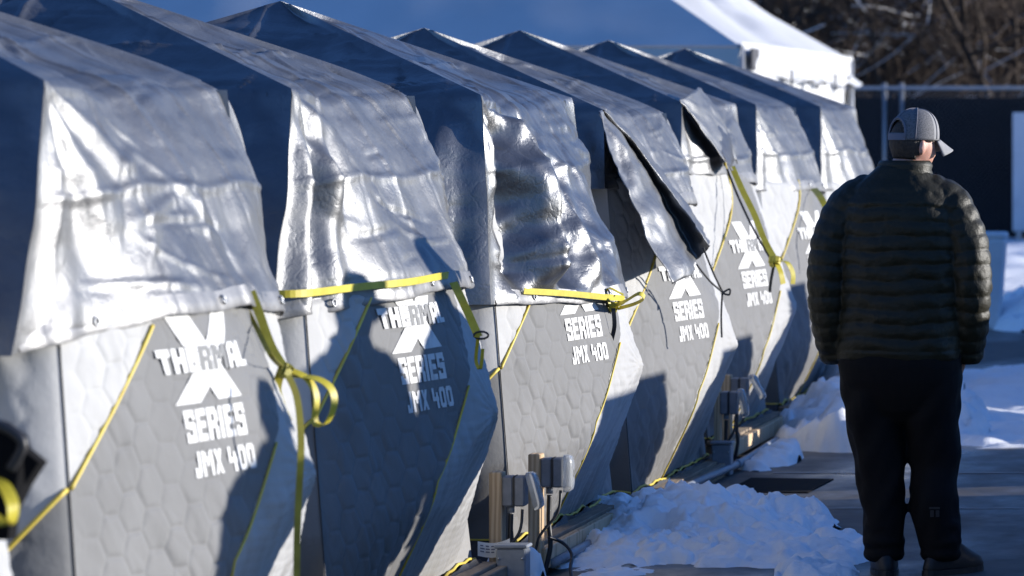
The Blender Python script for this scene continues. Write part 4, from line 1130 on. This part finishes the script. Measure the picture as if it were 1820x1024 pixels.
# ------------------------------------------------------------------ chain-link fence with dark screen
FY, FH = 70.0, 2.38
fe = empty('chain_link_fence', (-8, FY, 0)); tag(fe, 'chain-link fence with dark privacy screen in front of the wooded hill', 'fence')
FX0, FX1 = -40.0, 12.0
mb = MB(); mb.tube([(FX0+8, 0, FH), (FX1+8, 0, FH)], .03, 8); mb.build('top_rail', M['steel'], fe, True)
for x in list(np.arange(-7.25, FX1, 3.0))+[-6.98]+list(np.arange(-10.25, FX0, -3.0)):
    mb = MB(); mb.tube([(x+8, .05, 0), (x+8, .05, FH+.08)], .034, 8); mb.build('fence_post', M['steel'], fe, True)
xs = np.linspace(FX0, FX1, 260); zs = np.linspace(.05, FH-.14, 8); XX, ZZ = np.meshgrid(xs, zs)
mobj('privacy_screen', np.stack([XX+8, .06+.03*pn(XX*.8, ZZ, 3)-.012*np.sin(XX*3), ZZ], -1), grid_faces(8, 260), M['screen'], fe)
mb = MB()
for x in np.arange(-16, -1, .075):
    for sg in (1, -1):
        h = FH; x1 = x+sg*h*.9
        mb.tube([(x+8, .02, .03), (x1+8, .02, h)], .0035, 3, False)
o = mb.build('chain_link', M['wire'], fe); tag(o, kind='stuff')

# pale board leaning at the fence and pale bin by the snow
p = at(1800, 200, 69.0); bd = empty('board_panel', (p.x+.9, 69.0, 0)); tag(bd, 'pale upright board at the right edge in front of the fence', 'panel')
mb = MB(); mb.box((0, 0, p.z/2+.09), (1.8, .05, p.z-.18), None, .006); mb.build('board', M['panel'], bd)
for x in (-.8, .8):
    mb = MB(); mb.box((x, 0, .09), (.07, .4, .178), None, .006); mb.build('foot', M['steel'], bd)
p = at(1752, 412, 40.0); bn = empty('bin', (p.x, 40.0, 0)); tag(bn, 'pale grey tapered bin standing just right of the man', 'bin')
q = MB(); hz = p.z
loft(q, [ring_pts(0, 0, z, w, w*.95, 28, 6) for z, w in ((.0,.13),(.03,.135),(hz-.1,.183),(hz-.05,.186))]); q.build('body', M['panel'], bn, True)
q = MB(); loft(q, [ring_pts(0, 0, z, w, w*.95, 28, 6) for z, w in ((hz-.052,.192),(hz-.045,.197),(hz-.01,.195),(hz,.17))]); q.build('lid', M['panel'], bn, True)

# ------------------------------------------------------------------ bare trees on the hillside
def tree_mesh(seed, H, snow=False):
    rnd = random.Random(seed); tr = MB(); tw = MB(); sn = MB()
    def grow(p, d, ln, r, lev):
        n = 4; path = [p]; rad = [r]
        for i in range(n):
            d = (d+Vector((rnd.gauss(0,.13), rnd.gauss(0,.13), rnd.gauss(.03,.09)))).normalized(); p = p+d*(ln/n); path.append(p); rad.append(r*(1-.6*(i+1)/n))
        (tr if lev < 2 else tw).tube(path, rad, 6 if lev == 0 else (4 if lev == 1 else 3), False)
        if lev in (1, 2) and abs(d.z) < .75 and rnd.random() < .20:
            sn.tube([q+Vector((0, 0, r*.9)) for q in path], [max(.010, x*.9) for x in rad], 4, False)
        if lev < 4:
            for k in range((11, 6, 4, 3)[lev]):
                t = rnd.uniform(.25 if lev else .18, 1.0); i = min(int(t*n), n-1); q = path[i].lerp(path[i+1], t*n-i)
                a = Vector((rnd.gauss(0,1), rnd.gauss(0,1), rnd.gauss(.35,.5))).normalized()
                grow(q, (d*.45+a*.8).normalized(), ln*rnd.uniform(.38, .62), max(.006, r*.42), lev+1)
    grow(Vector((0,0,-.3)), Vector((rnd.gauss(0,.06), rnd.gauss(0,.06), 1)).normalized(), H, H*.013, 0)
    return [mesh_data('trunk', tr.v, tr.f, M['bark']), mesh_data('crown', tw.v, tw.f, M['twig'], False), mesh_data('snow_on_branches', sn.v, sn.f, M['snow'], False) if sn.v else None]
protos = [tree_mesh(s, h) for s, h in ((1, 7.5), (2, 6.0), (3, 8.5), (4, 5.0))]
rnd = random.Random(12); k = 0
for j in range(46):
    px = 1290+(j*137.5) % 640; Y = 78+(j*7.3) % 26
    x = (px-VPX)*Y/FPX+rnd.uniform(-.3, .3); z = float(hill_z(np.array([x]), np.array([Y]))[0])
    root = empty('bare_tree', (x, Y, z), rnd.uniform(0, 6.28)); sc = rnd.uniform(.7, 1.15); root.scale = (sc, sc, sc)
    tag(root, 'leafless brown tree with snow on its branches on the hill behind the fence', 'tree', 'bare trees on the hillside')
    for d in protos[j % 4]:
        if d is not None:
            q_ = link(bpy.data.objects.new(d.name.split('.')[0], d), root)
            if q_.name.startswith('snow'): q_['kind'] = 'stuff'
# undergrowth of dry stems
mb = MB(); rnd = random.Random(5)
for j in range(9000):
    Y = 75+rnd.random()**1.4*30; px = rnd.uniform(1240, 1960); x = (px-VPX)*Y/FPX; z = 14*max(0, (Y-76)/50)**1.15-.4
    h = rnd.uniform(.5, 2.6); a = rnd.uniform(0, 6.28); l = rnd.uniform(.05, .6)*h
    p = Vector((x, Y, z)); q = p+Vector((math.cos(a)*l, math.sin(a)*l, h)); mdl = p.lerp(q, .5)+Vector((rnd.gauss(0,.1), 0, .1))
    r0 = rnd.uniform(.005, .014); mb.tube([p, mdl, q], [r0, r0*.7, r0*.3], 3, False)
o = mb.build('brushwood', M['twig']); tag(o, 'dense dry brown brushwood covering the hillside behind the fence', 'brush', None, 'stuff')
